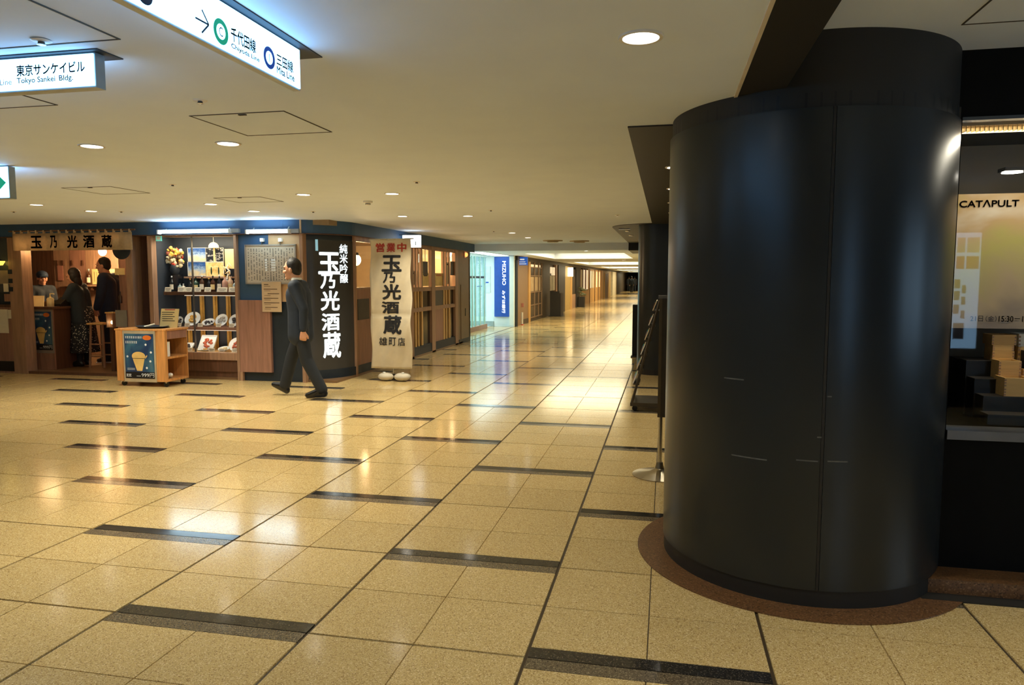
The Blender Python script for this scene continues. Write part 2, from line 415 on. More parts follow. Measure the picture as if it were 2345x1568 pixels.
SCUFF = M('scuff', (92, 94, 92), .5, var=.3, ns=40)
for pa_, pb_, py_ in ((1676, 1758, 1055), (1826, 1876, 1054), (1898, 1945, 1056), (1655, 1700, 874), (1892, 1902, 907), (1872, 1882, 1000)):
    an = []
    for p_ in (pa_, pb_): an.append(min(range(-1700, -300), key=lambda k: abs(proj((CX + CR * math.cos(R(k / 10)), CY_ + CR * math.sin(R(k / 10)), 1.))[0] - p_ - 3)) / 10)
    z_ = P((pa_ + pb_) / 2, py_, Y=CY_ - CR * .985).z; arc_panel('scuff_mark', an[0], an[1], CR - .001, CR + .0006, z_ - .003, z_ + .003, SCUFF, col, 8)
BRST = terrazzo('brown_stone', (112, 78, 48), (140, 104, 70), (78, 52, 32), .3, 160.)
arc_panel('stone_ring', 0, 360, CR - .1, .83, .0008, .006, BRST, col, 96, 'flat ring of brown stone around the foot')
# ================================================================ SHOW WINDOW on the right
YW = 3.85; WX0, WX1, WZ0, WZ1 = 1.352, 3.2, .765, 2.25
wr = struct(MB().box(1.18, WX0, YW, 4.75, 0, 2.56).box(WX1, 5, YW, 4.75, 0, 2.56).box(WX0, WX1, YW, 4.75, 0, WZ0 - .04).box(WX0, WX1, YW, 4.75, WZ1, 2.56).box(1.18, 5, 4.75, 4.85, 0, 2.56).build('wall_showcase', M('matt_black_wall', (14, 14, 14), .75, var=.1, spec=.15)))
B('jamb', WX0 - .045, WX0 - .012, YW - .012, YW + .02, WZ0 - .08, 2.3, BLACKP, wr)
B('window_sill', WX0, WX1, YW - .02, YW + .12, WZ0 - .045, WZ0, M('grey_sill', (120, 122, 126), .3, metal=.6), wr)
B('head_rail', WX0, WX1, YW - .005, YW + .05, WZ1 - .012, WZ1 + .004, M('grey_rail', (86, 92, 98), .35, metal=.6), wr)
struct(B('baseboard_showcase', 1.2, 5, 3.68, YW, .0, .075, BRST))
struct(B('baseboard_shadow', 1.2, 5, 3.60, 3.68, .0005, .007, BLACKP))  # flat black strip on the floor, painted as the shadow line before the baseboard
wpane = struct(B('window_1', WX0, WX1, YW + .03, YW + .04, WZ0, WZ1, GLASS))
lt = thing('strip_light', 'warm perforated strip light along the top of the show window', 'light', (2.2, YW + .12, WZ1))
GOLD = M('strip_glow', (255, 226, 150), .5, emit=3.0, ecol=(1, .84, .48), var=.02)
B('diffuser', WX0 + .01, WX1, YW + .16, YW + .24, WZ1 - .03, WZ1 - .02, GOLD, lt)
B('housing', WX0 + .005, WX1, YW + .09, YW + .26, WZ1 - .02, WZ1 - .001, M('brass_housing', (190, 160, 110), .4, metal=.5), lt)
hm = MB()
for k in range(90): hm.box(WX0 + .012 + k * .02, WX0 + .016 + k * .02, YW + .10, YW + .15, WZ1 - .045, WZ1 - .02)
o = hm.build('louvre', M('brass_louvre', (214, 184, 120), .35, metal=.4), lt); o['kind'] = 'stuff'
bp = struct(B('wall_showcase_back', WX0, WX1, 4.66, 4.74, 1.0, WZ1, M('taupe_board', (112, 104, 88), .5, var=.12, ns=1.5)))
l2 = bpy.data.lights.new('strip_lamp', 'AREA'); l2.shape = 'RECTANGLE'; l2.size = 1.7; l2.size_y = .06; l2.energy = 10; l2.color = (1, .90, .70)
lo = bpy.data.objects.new('strip_lamp', l2); COL.objects.link(lo); lo.location = (2.25, YW + .2, WZ1 - .06); lo.rotation_euler = (R(-25), 0, 0)
lo.parent = lt; lo.matrix_parent_inverse = Matrix.Translation(-Vector(lt.location))
dl2 = tag(MB().lathe([(.0, 0), (.045, 0), (.05, -.006)], (0, 0, 0), 20).build('spot_lens', LAMPON), 'small spotlight lens inside the show window above the poster', 'light')
q = P(2318, 393, Y=4.40); dl2.location = (q.x, 4.40, q.z)
B('spot_bracket', q.x - .05, q.x + .05, 4.36, 4.45, q.z + .001, q.z + .02, BLACKD, dl2)
# poster
YP = 4.30
pa, pb = P(2192, 445, Y=YP), P(2192, 751, Y=YP)
post = thing('exhibition_poster', 'large hanging poster in soft yellow washes headed CATAPULT', 'poster', (1.9, YP, pb.z))
PW = ramp_print('poster_wash', [(.25, (136, 126, 122)), (.4, (186, 168, 136)), (.5, (190, 182, 108)), (.58, (200, 170, 124)), (.68, (226, 214, 194)), (.8, (156, 134, 136))], 1.6, .45, .25)
B('sheet', WX0 + .03, 2.62, YP, YP + .006, pb.z, pa.z, PW, post)
def q2(px, py): v = P(px, py, Y=YP - .004); return v.x, v.z
a = q2(2197, 475); b = q2(2335, 456)
lettering('heading', [('CATΛPULT', a[0], b[0], a[1], b[1], .018)], front(YP - .003), INK, post)
a = q2(2236, 736); b = q2(2262, 723)
lettering('date', [('21日', q2(2222, 736)[0], q2(2251, 736)[0], a[1], b[1], .0)], front(YP - .003), INK, post); lettering('weekday', [('（金）', q2(2257, 736)[0], q2(2282, 736)[0], a[1], b[1], .0)], front(YP - .003), INK, post); lettering('hours', [('15:30－19:30', q2(2287, 736)[0], q2(2375, 736)[0], a[1], b[1], .01)], front(YP - .003), INK, post)
# steps with wooden measuring boxes
st = thing('display_steps', 'black stepped plinth inside the show window carrying wooden boxes', 'plinth', (2.2, 4.2, WZ0))
TREAD = M('black_tread', (60, 56, 52), .35)
SP = [(2262, 950, 4.02), (2252, 908, 4.12), (2232, 868, 4.22), (2213, 826, 4.32)]
steps = []
for k, (px, py, y) in enumerate(SP):
    q = P(px, py, Y=y); steps.append((q.x, y, q.z))
    B('step', q.x, 3.1, y, y + (.10 if k < 3 else .25), WZ0 + .0, q.z, BLACKD, st)
    B('tread', q.x, 3.1, y - .004, y + .1, q.z, q.z + .004, TREAD, st)
MASU = wood('cedar_box', (222, 180, 112), .5, 0, .12)
def masu(name, x, y, z, w, h, label, lid=False, mat=None):
    t = thing(name, label, 'box', (x, y, z), group='wooden boxes on the window steps'); d = w; tk = .009
    mat = mat or MASU
    B('front_board', x, x + w, y, y + tk, z, z + h, mat, t, bevel=.001); B('back_board', x, x + w, y + d - tk, y + d, z, z + h, mat, t)
    B('side_board', x, x + tk, y + tk, y + d - tk, z, z + h, mat, t); B('side_board', x + w - tk, x + w, y + tk, y + d - tk, z, z + h, mat, t)
    B('bottom', x + tk, x + w - tk, y + tk, y + d - tk, z + .002, z + tk, mat, t)
    jm = MB()
    for i in range(3): jm.box(x - .0008, x + tk, y - .0008, y, z + h * (.08 + .3 * i), z + h * (.24 + .3 * i)); jm.box(x + w - tk, x + w + .0008, y - .0008, y, z + h * (.08 + .3 * i), z + h * (.24 + .3 * i))
    o = jm.build('finger_joint', WOODF, t); o['kind'] = 'stuff'
    return t
Wm, Hm = .105, .048
def stepz(k): return steps[k][2] + .0045
xx = P(2299, 905, Y=4.12).x
masu('measuring_box', xx, 4.122, stepz(1), .125, Hm, 'lowest cedar box at the left end of the lower step pile')
masu('measuring_box', xx, 4.122, stepz(1) + Hm, .125, Hm, 'cedar box second from the bottom of the lower step pile')
masu('measuring_box', xx + .14, 4.122, stepz(1), .125, Hm, 'cedar box on the lower step at the picture edge')
xx = P(2286, 866, Y=4.225).x
masu('measuring_box', xx, 4.225, stepz(2), Wm, Hm, 'lowest cedar box on the middle step in the show window')
masu('measuring_box', xx, 4.225, stepz(2) + Hm, Wm, Hm, 'cedar box stacked second on the middle step in the show window')
masu('measuring_box', xx + .115, 4.225, stepz(2) , Wm, .055, 'cedar box at the picture edge on the middle step, below the printed box')
xx = P(2272, 825, Y=4.325).x
masu('measuring_box', xx, 4.325, stepz(3), Wm, Hm + .004, 'bottom cedar box of the highest pile below the poster')
masu('measuring_box', xx, 4.325, stepz(3) + Hm + .004, Wm - .004, .032, 'thin cedar box in the middle of the highest pile below the poster')
masu('measuring_box', xx - .006, 4.325, stepz(3) + Hm + .036, Wm + .012, .055, 'topmost cedar box of the pile right under the poster')
PRB = M('printed_box', (226, 220, 206), .5)
t = masu('measuring_box', xx + .122, 4.325, stepz(3) + Hm + .03, Wm, .068, 'white printed box with a dark round mark on the top pile', mat=PRB)
MB().lathe([(0, 0), (.014, 0)], (0, 0, 0), 16).build('round_mark', INK).parent = t
m_ = t.children[-1]; m_.location = (.04, -.0015, .045); m_.rotation_euler = (R(90), 0, 0)
masu('measuring_box', xx + .122, 4.325, stepz(3), Wm, Hm + .03, 'cedar box under the white printed box')
BLK = M('black_print_box', (34, 34, 38), .4)
masu('measuring_box', xx + .135, 4.225, stepz(2) + .056, Wm, .09, 'black printed box at the picture edge between the piles', mat=BLK)
# ================================================================ CEILING SIGNS
SIGNF = M('sign_face_lit', (236, 246, 255), .4, emit=5.0, ecol=(.24, .58, 1.), var=.01)
SIGNFR = M('sign_frame', (178, 186, 190), .35, metal=.4)
SLOT = M('sign_slot', (44, 56, 64), .6)
DBLUE = M('sign_ink', (34, 52, 82), .5); GREEN = M('line_green', (20, 170, 128), .5, emit=.45); BLUE = M('line_blue', (28, 70, 160), .5, emit=.45); GREYT = M('sign_grey_ink', (104, 128, 136), .5)
def lightbox(t, x0, x1, y0, y1, z0, z1, face):
    """body with frame; face on -Y or +X"""
    B('housing', x0, x1, y0, y1, z0, z1, SIGNFR, t)
    if face == 'y':
        B('lit_face', x0 + .004, x1 - .004, y0 - .004, y0, z0 + .006, z1 - .004, SIGNF, t); B('lit_face', x0 + .004, x1 - .004, y1, y1 + .004, z0 + .006, z1 - .004, SIGNF, t)
    else:
        B('lit_face', x1, x1 + .004, y0 + .004, y1 - .004, z0 + .006, z1 - .004, SIGNF, t); B('lit_face', x0 - .004, x0, y0 + .004, y1 - .004, z0 + .006, z1 - .004, SIGNF, t)
    B('end_cap', x1, x1 + .002, y0, y1, z0, z1, M('sign_end', (150, 164, 172), .3, metal=.5), t) if face == 'y' else None
XS = -1.31
s1 = thing('ceiling_sign', 'long lit white ceiling sign with an arrow and green and blue rings', 'sign', (XS, 1.7, 2.18), group='lit wayfinding signs')
lightbox(s1, XS - .03, XS - .004, -1.2, 2.485, 2.178, ZC - .006, 'x')
B('ceiling_slot', XS - .10, XS + .03, -1.3, 2.60, ZC - .004, ZC + .001, SLOT, s1)
def S1(px, py): q = P(px, py, X=XS + .001); return q.y, q.z
def ring(name, px, py0, py1, mat, t, letter):
    y, za = S1(px, py0); _, zb = S1(px, py1); zc = (za + zb) / 2; r = (za - zb) / 2
    m = MB(); n = 40; v = []; f = []
    for i in range(n):
        a = 2 * math.pi * i / n
        for k in (r, r * .60): v.append((XS + .0012, y + k * math.cos(a), zc + k * math.sin(a)))
    for i in range(n): f.append((i * 2, i * 2 + 1, ((i + 1) % n) * 2 + 1, ((i + 1) % n) * 2))
    m.add(v, [q[::-1] for q in f]); o = m.build(name, mat, t)
    lettering('ring_letter', [(letter, y - r * (.26 if letter == 'C' else .05), y + r * (.26 if letter == 'C' else .05), zc - r * .36, zc + r * .36, .0)], side(XS + .0013), DBLUE, o)
ring('route_ring', 505, 43, 101, GREEN, s1, 'C'); ring('route_ring', 616, 107, 157, BLUE, s1, 'I')
a = S1(528, 60); b = S1(586, 116); zb = S1(557, 108)[1]; zt = S1(557, 76)[1]
lettering('line_name', [('千代田線', a[0], b[0], zb, zt, .022)], side(XS + .0013), DBLUE, s1)
lettering('line_name_latin', [('Chiyoda Line', a[0], S1(594, 130)[0], S1(560, 128)[1], S1(560, 114)[1], .02)], side(XS + .0013), GREYT, s1)
a = S1(633, 130); b = S1(671, 150); lettering('line_name', [('三田線', a[0], b[0], S1(652, 158)[1], S1(652, 131)[1], .02)], side(XS + .0013), DBLUE, s1)
lettering('line_name_latin', [('Mita Line', a[0], S1(674, 180)[0], S1(652, 176)[1], S1(652, 160)[1], .02)], side(XS + .0013), GREYT, s1)
tip = S1(478, 57)
am = MB()
def bar(p, q, w=.0055):
    p, q = Vector((XS + .0013, p[0], p[1])), Vector((XS + .0013, q[0], q[1])); d = (q - p).normalized(); n = Vector((1, 0, 0)).cross(d) * w / 2
    am.add([p - n, q - n, q + n, p + n], [(0, 1, 2, 3)])
bar(S1(462, 22), tip); bar(S1(462, 75), tip); bar(S1(447, 40), tip)
am.build('arrow', DBLUE, s1)
y, za = S1(332, 7); MB().ell((XS + .001, y, za + .02), (.0006, .03, .024)).build('pictogram', DBLUE, s1)
YS2 = 2.355
s2 = thing('ceiling_sign', 'lit white ceiling sign naming the Tokyo Sankei building at upper left', 'sign', (-2.6, YS2, 2.2), group='lit wayfinding signs')
lightbox(s2, -4.2, -2.063, YS2 + .004, YS2 + .05, 2.2, ZC - .006, 'y')
B('ceiling_slot', -4.3, -2.03, YS2 - .02, YS2 + .11, ZC - .004, ZC + .001, SLOT, s2)
def S2(px, py): q = P(px, py, Y=YS2); return q.x, q.z
z0, z1 = S2(110, 171)[1], S2(110, 144)[1]
lettering('building_name', [('東京サンケイビル', S2(38, 160)[0], S2(195, 160)[0], z0, z1, .02)], front(YS2 - .0012), DBLUE, s2)
z0, z1 = S2(110, 191)[1], S2(110, 174)[1]
lettering('building_name_latin', [('Tokyo Sankei', S2(39, 185)[0], S2(127, 185)[0], z0, z1, .012)], front(YS2 - .0012), GREYT, s2); lettering('building_word', [('Bldg.', S2(136, 185)[0], S2(168, 185)[0], z0, z1, .012)], front(YS2 - .0012), GREYT, s2); lettering('line_word', [('Line', S2(0, 185)[0], S2(27, 185)[0], z0 + .004, z1 - .002, 0.)], front(YS2 - .0012), GREYT, s2)
YS3 = 4.544
s3 = thing('exit_sign', 'lit exit sign with a green arrow cut by the left picture edge', 'sign', (-5., YS3, 2.09), group='lit wayfinding signs')
lightbox(s3, -5.6, -4.765, YS3 + .004, YS3 + .06, 2.09, ZC - .006, 'y')
B('hanger', -5.4, -5.36, YS3 + .02, YS3 + .05, ZC - .02, ZC, SIGNFR, s3)
tp = P(14, 418, Y=YS3); hz = .085
MB().prism([(tp.x, tp.z), (tp.x - .10, tp.z + hz), (tp.x - .10, tp.z + hz * .45), (tp.x - .45, tp.z + hz * .45), (tp.x - .45, tp.z - hz * .45), (tp.x - .10, tp.z - hz * .45), (tp.x - .10, tp.z - hz)], YS3 - .002, YS3 + .0, 'y').build('arrow', GREEN, s3)
ORD = ['first', 'second', 'third', 'fourth', 'fifth', 'sixth', 'seventh', 'eighth', 'ninth', 'tenth', 'eleventh', 'twelfth', 'thirteenth']
# ================================================================ DOWNLIGHTS
def downlight(loc, label, r=.062, power=LAMP_W, color=WARM, ang=125):
    t = thing('downlight', label, 'light', loc, group='recessed ceiling downlights')
    local(MB().lathe([(r * 1.0, -.001), (r * 1.02, -.006), (r * 1.22, -.006), (r * 1.26, 0.)], (0, 0, 0), 28).build('trim_ring', TRIMW), t)
    local(MB().lathe([(0, -.0025), (r, -.0025)], (0, 0, 0), 28).build('lens', LAMPON), t)
    me = t.children[-1].data
    L = bpy.data.lights.new('lamp', 'SPOT'); L.energy = power; L.color = color; L.spot_size = R(ang); L.spot_blend = .9; L.shadow_soft_size = .05
    lo = bpy.data.objects.new('lamp', L); COL.objects.link(lo); lo.parent = t; lo.location = (0, 0, -.02)
    return t
dn = downlight((-.1, 2.62, ZC), 'large near downlight left of the black ceiling beam')
for x, y, lb in ((-3.55, 4.0, 'downlight on the left of the pair below the arrow sign'), (-2.66, 4.1, 'downlight on the right of the pair below the square ceiling hatch'),
                 (-6.98, 7.0, 'downlight near the left edge above the shop curtain'), (-6.98, 7.8, 'downlight just right of and beyond the leftmost one'),
                 (-5.01, 7.35, 'downlight above the lit food display window'), (-5.01, 8.22, 'downlight above the menu board tube light'),
                 (-3.54, 6.71, 'left downlight of the middle corridor pair'), (-2.65, 6.82, 'right downlight of the middle corridor pair'),
                 (-3.47, 9.3, 'left downlight of the pair above the white banner'), (-2.6, 9.44, 'right downlight of the pair right of the banner'),
                 (-2.77, 13.1, 'nearer of two small downlights before the drop beam'), (-2.78, 14.7, 'farther of two small downlights before the drop beam')):
    dup(dn, (x, y, ZC), label=lb)
def set_power(t, e):
    for c in t.children:
        if c.type == 'LIGHT': c.data = c.data.copy(); c.data.energy = e
set_power(dn, 44)
nb = -1; ORD2 = ORD + ['fourteenth', 'fifteenth', 'sixteenth', 'seventeenth', 'eighteenth', 'nineteenth', 'twentieth']
for x, y in ((-3.55, 1.35), (-2.66, 1.4), (-.1, -.1), (-3.55, -1.4), (-2.66, -1.35), (-.1, -2.8), (-3.1, -4.2), (-5.6, 1.0), (-7.4, 3.6), (-9.4, 6.6), (-9.6, 3.4), (-11.6, 7.), (-8, .5), (-10.5, 0), (-6, -3), (-9, -4), (-3.5, 12.0), (-3.4, 15.4), (-1.3, 6.8), (-1.3, 9.3)):
    if (x, y) in ((-1.3, 6.8), (-1.3, 9.3), (-3.5, 12.0), (-3.4, 15.4)): continue
    nb += 1; set_power(dup(dn, (x, y, ZC), label='unseen downlight behind the viewer, %s of that set' % ORD2[nb]), 7 if y < 2.5 else 40)
for k, (py, lb) in enumerate(((383, 'nearest slim downlight in the black soffit beside the round column'), (432, 'second slim downlight in the black soffit beside the round column'), (464, 'third slim downlight in the black soffit beside the round column'), (487, 'farthest slim downlight in the black soffit beside the round column'))):
    q = P(1541, py, Z=ZC - .01); dup(dn, (q.x + .02, q.y, ZC - .0085), label=lb)
for x, y, k in ((1.7, 1.2, 0), (1.7, -1.4, 1), (3.4, 1.2, 2)): set_power(dup(dn, (x, y, 2.56), label=['unseen downlight in the raised ceiling nearest the show window', 'unseen downlight in the raised ceiling behind the viewer', 'unseen downlight in the raised ceiling at the far right'][k]), 75)
for x, y in ((-2.0, 18.6), (-1.6, 28.5), (-3, 41)): dup(dn, (x, y, 2.2), label={18.6: 'tiny downlight just beyond the drop beam', 28.5: 'tiny downlight between the first two ceiling coves', 41: 'tiny downlight between the second and third coves'}[y])
# sprinklers / detectors
CHROME = M('chrome', (210, 208, 204), .2, metal=1.); DARKR = M('dark_rosette', (74, 68, 60), .5)
def sprinkler(loc, label, s=1.):
    t = thing('sprinkler_head', label, 'sprinkler', loc, group='ceiling sprinklers')
    local(MB().lathe([(.0, -.004 * s), (.028 * s, -.004 * s), (.034 * s, 0)], (0, 0, 0), 18).build('rosette', TRIMW), t)
    local(MB().lathe([(0, -.013 * s), (.012 * s, -.012 * s), (.010 * s, -.003 * s)], (0, 0, 0), 12).build('nozzle', DARKR), t)
    local(MB().lathe([(0, -.0155 * s), (.015 * s, -.0145 * s), (0, -.0135 * s)], (0, 0, 0), 12).build('deflector', CHROME), t)
    return t
sp0 = sprinkler((-2.15, 2.215, ZC - .0035), 'sprinkler head near the square hatch at the top left')
for x, y, lb in ((-2.15, 3.1, 'sprinkler head between the arrow sign and the square hatch'), (-4.3, 5.76, 'sprinkler head above the food display, middle of the ceiling'), (-2.12, 6.04, 'sprinkler head right of the middle downlight pair'),
                 (-7.97, 7.65, 'sprinkler head far left above the shop curtain'), (-6.66, 7.93, 'sprinkler head above the display window left side'), (-4.32, 8.43, 'sprinkler head above the white lettered sign panel'), (-2.11, 8.72, 'sprinkler head right of the banner downlights'), (-.64, 9.72, 'sprinkler head by the black rounded soffit'), (-3.0, 12.6, 'sprinkler head beside the far small downlight')):
    dup(sp0, (x, y, ZC - .0005), label=lb)
def detector(loc, label, r=.05, mat=TRIMW):
    t = thing('smoke_detector', label, 'detector', loc, group='ceiling detectors')
    local(MB().lathe([(0, -.045), (r * .5, -.042), (r * .55, -.022), (r, -.018), (r, 0)], (0, 0, 0), 20).build('detector_body', mat), t)
    local(MB().lathe([(r * .58, -.036), (r * .62, -.034), (r * .56, -.03)], (0, 0, 0), 20).build('vent_band', DARKR), t)
    return t
detector((-3.16, 7.42, ZC), 'round smoke detector between the middle and far downlight pairs')
dtx = detector((-2.45, 15.9, ZC), 'flat ceiling diffuser beside the far small downlights', .22, M('taupe_disc', (170, 150, 112), .6))
detector((-1.9, 16.2, ZC), 'flat ceiling diffuser nearest the drop beam', .22, M('taupe_disc', (170, 150, 112), .6))

# ================================================================ LIT FLOOR GUIDE behind the viewer, seen mirrored in the show window
gd = thing('floor_guide', 'lit floor guide board mirrored in the left edge of the show window', 'sign', (3.35, -1.5, 0))
GY = -1.5; gx0, gx1, gz0, gz1 = P(2130, 660, Y=2 * 3.885 - GY).x, P(2243, 660, Y=2 * 3.885 - GY).x, P(2205, 797, Y=2 * 3.885 - GY).z, P(2205, 533, Y=2 * 3.885 - GY).z
B('stand', gx0, gx1, GY - .12, GY - .02, 0, gz1 + .04, BLACKP, gd)
B('lit_face', gx0 + .01, gx1 - .01, GY - .02, GY, gz0, gz1, M('guide_face', (180, 214, 255), .4, emit=5., ecol=(.36, .66, 1.)), gd)
GW, GH = gx1 - gx0, gz1 - gz0
def gbox(nm, u0, u1, v0, v1, c, e): B(nm, gx0 + GW * u0, gx0 + GW * u1, GY, GY + .003, gz0 + GH * v0, gz0 + GH * v1, M('guide_%s' % nm, c, .5, emit=e), gd)
gbox('photo_tile', .70, .95, .69, .80, (200, 60, 50), 1.6); gbox('photo_tile', .50, .66, .69, .80, (200, 60, 50), 1.6); gbox('text_tile', .70, .95, .83, .96, (200, 186, 170), 2.); gbox('text_tile', .50, .66, .83, .96, (200, 186, 170), 2.)
for v in (.30, .42, .52): gbox('map_block', .48, .60, v, v + .08, (120, 100, 120), 1.); gbox('map_block', .64, .72, v - .04, v + .03, (120, 100, 120), 1.)
gbox('map_band', .50, .72, .08, .22, (20, 40, 80), .4)

# two lit screens on the right-hand wall beyond the frame, mirrored as cool streaks in the column
for k, (ya, yb) in enumerate(((2.25, 2.62), (3.05, 3.45))):
    t = thing('wall_screen', ['lit blue-white wall screen at the right outside the frame, the nearer one', 'lit blue-white wall screen at the right outside the frame, beside the show window'][k], 'screen', (4.98, ya, .9), group='lit wall screens')
    B('casing', 4.96, 4.999, ya - .03, yb + .03, .87, 1.93, BLACKP, t); B('screen_face', 4.952, 4.96, ya, yb, .9, 1.9, M('screen_glow', (190, 220, 255), .4, emit=4.5, ecol=(.5, .75, 1.)), t)
# ================================================================ THE RESTAURANT (front wall, facing us)
def FX(px, py=690, Y=YF): return P(px, py, Y=Y).x
def FZ(px, py, Y=YF): return P(px, py, Y=Y).z
XO0, XO1 = FX(60), FX(297)               # entrance opening
XD0, XD1 = FX(350), FX(548)              # display window
XM1 = FX(622); XC0 = FX(697)
KX, KY, KR = -5.40, 10.30, .78            # corner: centre and radius of the curved panel
def corner(a, r): return (KX + r * math.cos(R(a)), KY + r * math.sin(R(a)))
XSIDE = KX + KR                           # side wall plane
YE = P(1076, 680, X=XSIDE + .01).y
# fascia running along the ceiling and around the corner
fz0 = 2.13
pts_o = [(-14, YF - .06), (-5.35, YF - .06)] + [corner(a, KR + .03) for a in range(-86, 1, 6)] + [(XSIDE + .03, 17.25)]
pts_i = [(XSIDE - .12, 17.25)] + [corner(a, KR - .12) for a in range(0, -91, -6)] + [(-5.35, YF + .08), (-14, YF + .08)]
fas = struct(MB().prism(pts_o + pts_i, fz0, ZC).build('trim_8', NAVY))
lp = [(-14, YF - .065), (-5.35, YF - .065)] + [corner(a, KR + .036) for a in range(-86, 1, 6)] + [(XSIDE + .036, 17.25)]
struct(MB().tube([(x, y, fz0 + .003) for x, y in lp], .008, 6).build('trim_9', WOODD))
# shop floor, interior shell
shopf = struct(B('floor_shop', -13.9, -4.6, YF + .02, 16.2, -.005, .035, M('shop_floor', (120, 92, 64), .35, var=.12, ns=3)))
struct(B('trim_10', XO0, XO1, YF - .03, YF + .02, 0, .04, WOODD))
struct(B('ceiling_shop', -13.9, -4.7, YF + .08, 16.2, 2.26, 2.33, M('shop_ceiling', (150, 128, 100), .7)))
struct(B('wall_shop_partition', XO1 + .02, XO1 + .08, YF + .1, 12.2, .035, 2.26, WOODR))
struct(B('wall_dining_back', -8.2, -8.1, 12.2, 16.2, 0, 2.26, CREAM)); struct(B('wall_dining_end', -8.1, -4.62, 16.1, 16.2, 0, 2.26, CREAM))
struct(B('wall_dining_front', -8.1, -5.2, 10.62, 10.68, .0, 2.26, CREAM))
# plank back wall inside the entrance
YB = 11.9
bw = struct(B('wall_shop_back', -13.9, XO1 + .02, YB + .02, YB + .1, .0, 2.26, WOODD))
xa, xb = P(126, 640, Y=YB).x, XO1 + .02
npl = 10
for k in range(npl):
    w = (xb - xa) / npl
    B('plank', xa + k * w + .006, xa + (k + 1) * w - .006, YB - .012 - .004 * (k % 3), YB + .02, .04, 2.2, WOODR if k % 2 else WOODF, bw)
for k in range(6):
    px = 66 + k * 11; a_ = P(px, 640, Y=YB).x; b_ = P(px + 10, 640, Y=YB).x
    B('dark_board', a_, b_, YB - .01, YB + .02, .04, 2.2, WOODD, bw)
# pegs on the planks
for k, px in enumerate((132, 145, 166, 190, 276, 296, 314)):
    if px > 300: continue
    q = P(px, 602, Y=YB - .03); B('peg', q.x - .012, q.x + .012, YB - .05, YB - .016, q.z - .05, q.z + .05, WOODD, bw)
# posts either side of the entrance
def post(px0, px1, z1=fz0, dpt=.14, mat=WOODF, y=YF):
    return struct(B('trim_post', FX(px0), FX(px1), y - .05, y + dpt, 0, z1, mat, bevel=.004))
p_ = post(30, 60); p_.name = 'trim_11'
MBk = M('black_plate', (34, 44, 56), .5)
for py in (622, 643, 662): B('black_plate', FX(29), FX(38), YF - .056, YF - .05, FZ(33, py + 5), FZ(33, py - 5), MBk, p_)
p_ = post(297, 312); p_.name = 'trim_12'
# bay at the far left
lb = struct(B('wall_shop_left', -13.9, FX(30), YF - .02, YF + .05, .0, FZ(10, 700), WOODR))
B('vent_grille', FX(-60), FX(37), YF - .03, YF - .02, .03, FZ(10, 826), BLACKD, lb)
B('rail', -13.9, FX(30), YF - .03, YF + .06, FZ(10, 703), FZ(10, 697), WOODD, lb)
B('glazed_screen', -13.9, FX(30), YF + .01, YF + .03, FZ(10, 697), fz0, M('dark_pane', (70, 76, 84), .2, spec=.6), lb)
B('notice', FX(-14), FX(19), YF - .028, YF - .02, FZ(10, 762), FZ(10, 708), PAPER, lb); B('notice', FX(20), FX(31), YF - .028, YF - .02, FZ(25, 729), FZ(25, 709), PAPER, lb)
B('notice', FX(-30), FX(27), YF - .0, YF + .008, FZ(10, 650), FZ(10, 619), M('grey_notice', (150, 134, 116), .7), lb)
B('dark_frame', FX(-20), FX(29), YF - .0, YF + .008, FZ(10, 698), FZ(10, 670), MBk, lb)
B('notice', FX(11), FX(26), YF - .006, YF, FZ(20, 690), FZ(20, 673), WOODR, lb)
B('notice', FX(10), FX(21), YF - .001, YF + .008, FZ(15, 668), FZ(15, 649), PAPER, lb)
lan = thing('pendant_lamp', 'small glowing yellow pendant lamp at the far left of the shop', 'lamp', (FX(15), YF - .12, FZ(15, 603)))
LY = M('yellow_glow', (255, 206, 60), .5, emit=1.6, ecol=(1., .66, .10), var=.03)
MB().lathe([(.0, -.035), (.07, -.03), (.105, .03), (.10, .035), (.0, .036)], (FX(15), YF - .12, FZ(15, 603)), 20).build('shade', LY, lan)
MB().tube([(FX(15), YF - .12, FZ(15, 598)), (FX(15), YF - .12, fz0 + .02)], .006, 6).build('cord', BLACKD, lan)
MB().lathe([(.0, .075), (.04, .07), (.075, .034), (.0, .0345)], (FX(15), YF - .12, FZ(15, 603)), 16).build('lamp_cap', MBk, lan)
# ---------------------------------------------------------------- shop curtain (noren)
YN = YF - .16
nx0, nx1 = P(29, 550, Y=YN).x, P(302, 550, Y=YN).x; nz1, nz0 = P(160, 533, Y=YN).z, P(160, 573, Y=YN).z
nor = thing('shop_curtain', 'short beige shop curtain with brushed black characters over the entrance', 'curtain', ((nx0 + nx1) / 2, YN, nz0))
CLOTH = M('beige_cloth', (222, 202, 172), .85, var=.06, ns=30, bump=.1); translucent(CLOTH, .4)
v = []; f = []; n = 80
for i in range(n + 1):
    u = nx0 + (nx1 - nx0) * i / n; dy = .012 * math.sin(i * .9) + .006 * math.sin(i * 2.3)
    for z, k in ((nz1, .2), ((nz0 + nz1) / 2, .7), (nz0, 1.)): v.append((u, YN + dy * k, z))
for i in range(n):
    for j in range(2): f.append((i * 3 + j, i * 3 + j + 1, (i + 1) * 3 + j + 1, (i + 1) * 3 + j))
o = MB().add(v, f, True).build('cloth', CLOTH, nor); md = o.modifiers.new('thick', 'SOLIDIFY'); md.thickness = .003
for k in range(16):
    x = nx0 + .03 + (nx1 - nx0 - .06) * k / 15
    B('hanging_loop', x - .012, x + .012, YN - .014, YN + .014, nz1 - .005, nz1 + .045, CLOTH, nor)
MB().tube([(nx0 - .06, YN, nz1 + .035), (nx1 + .06, YN, nz1 + .035)], .012, 10).build('pole', WOODD, nor)
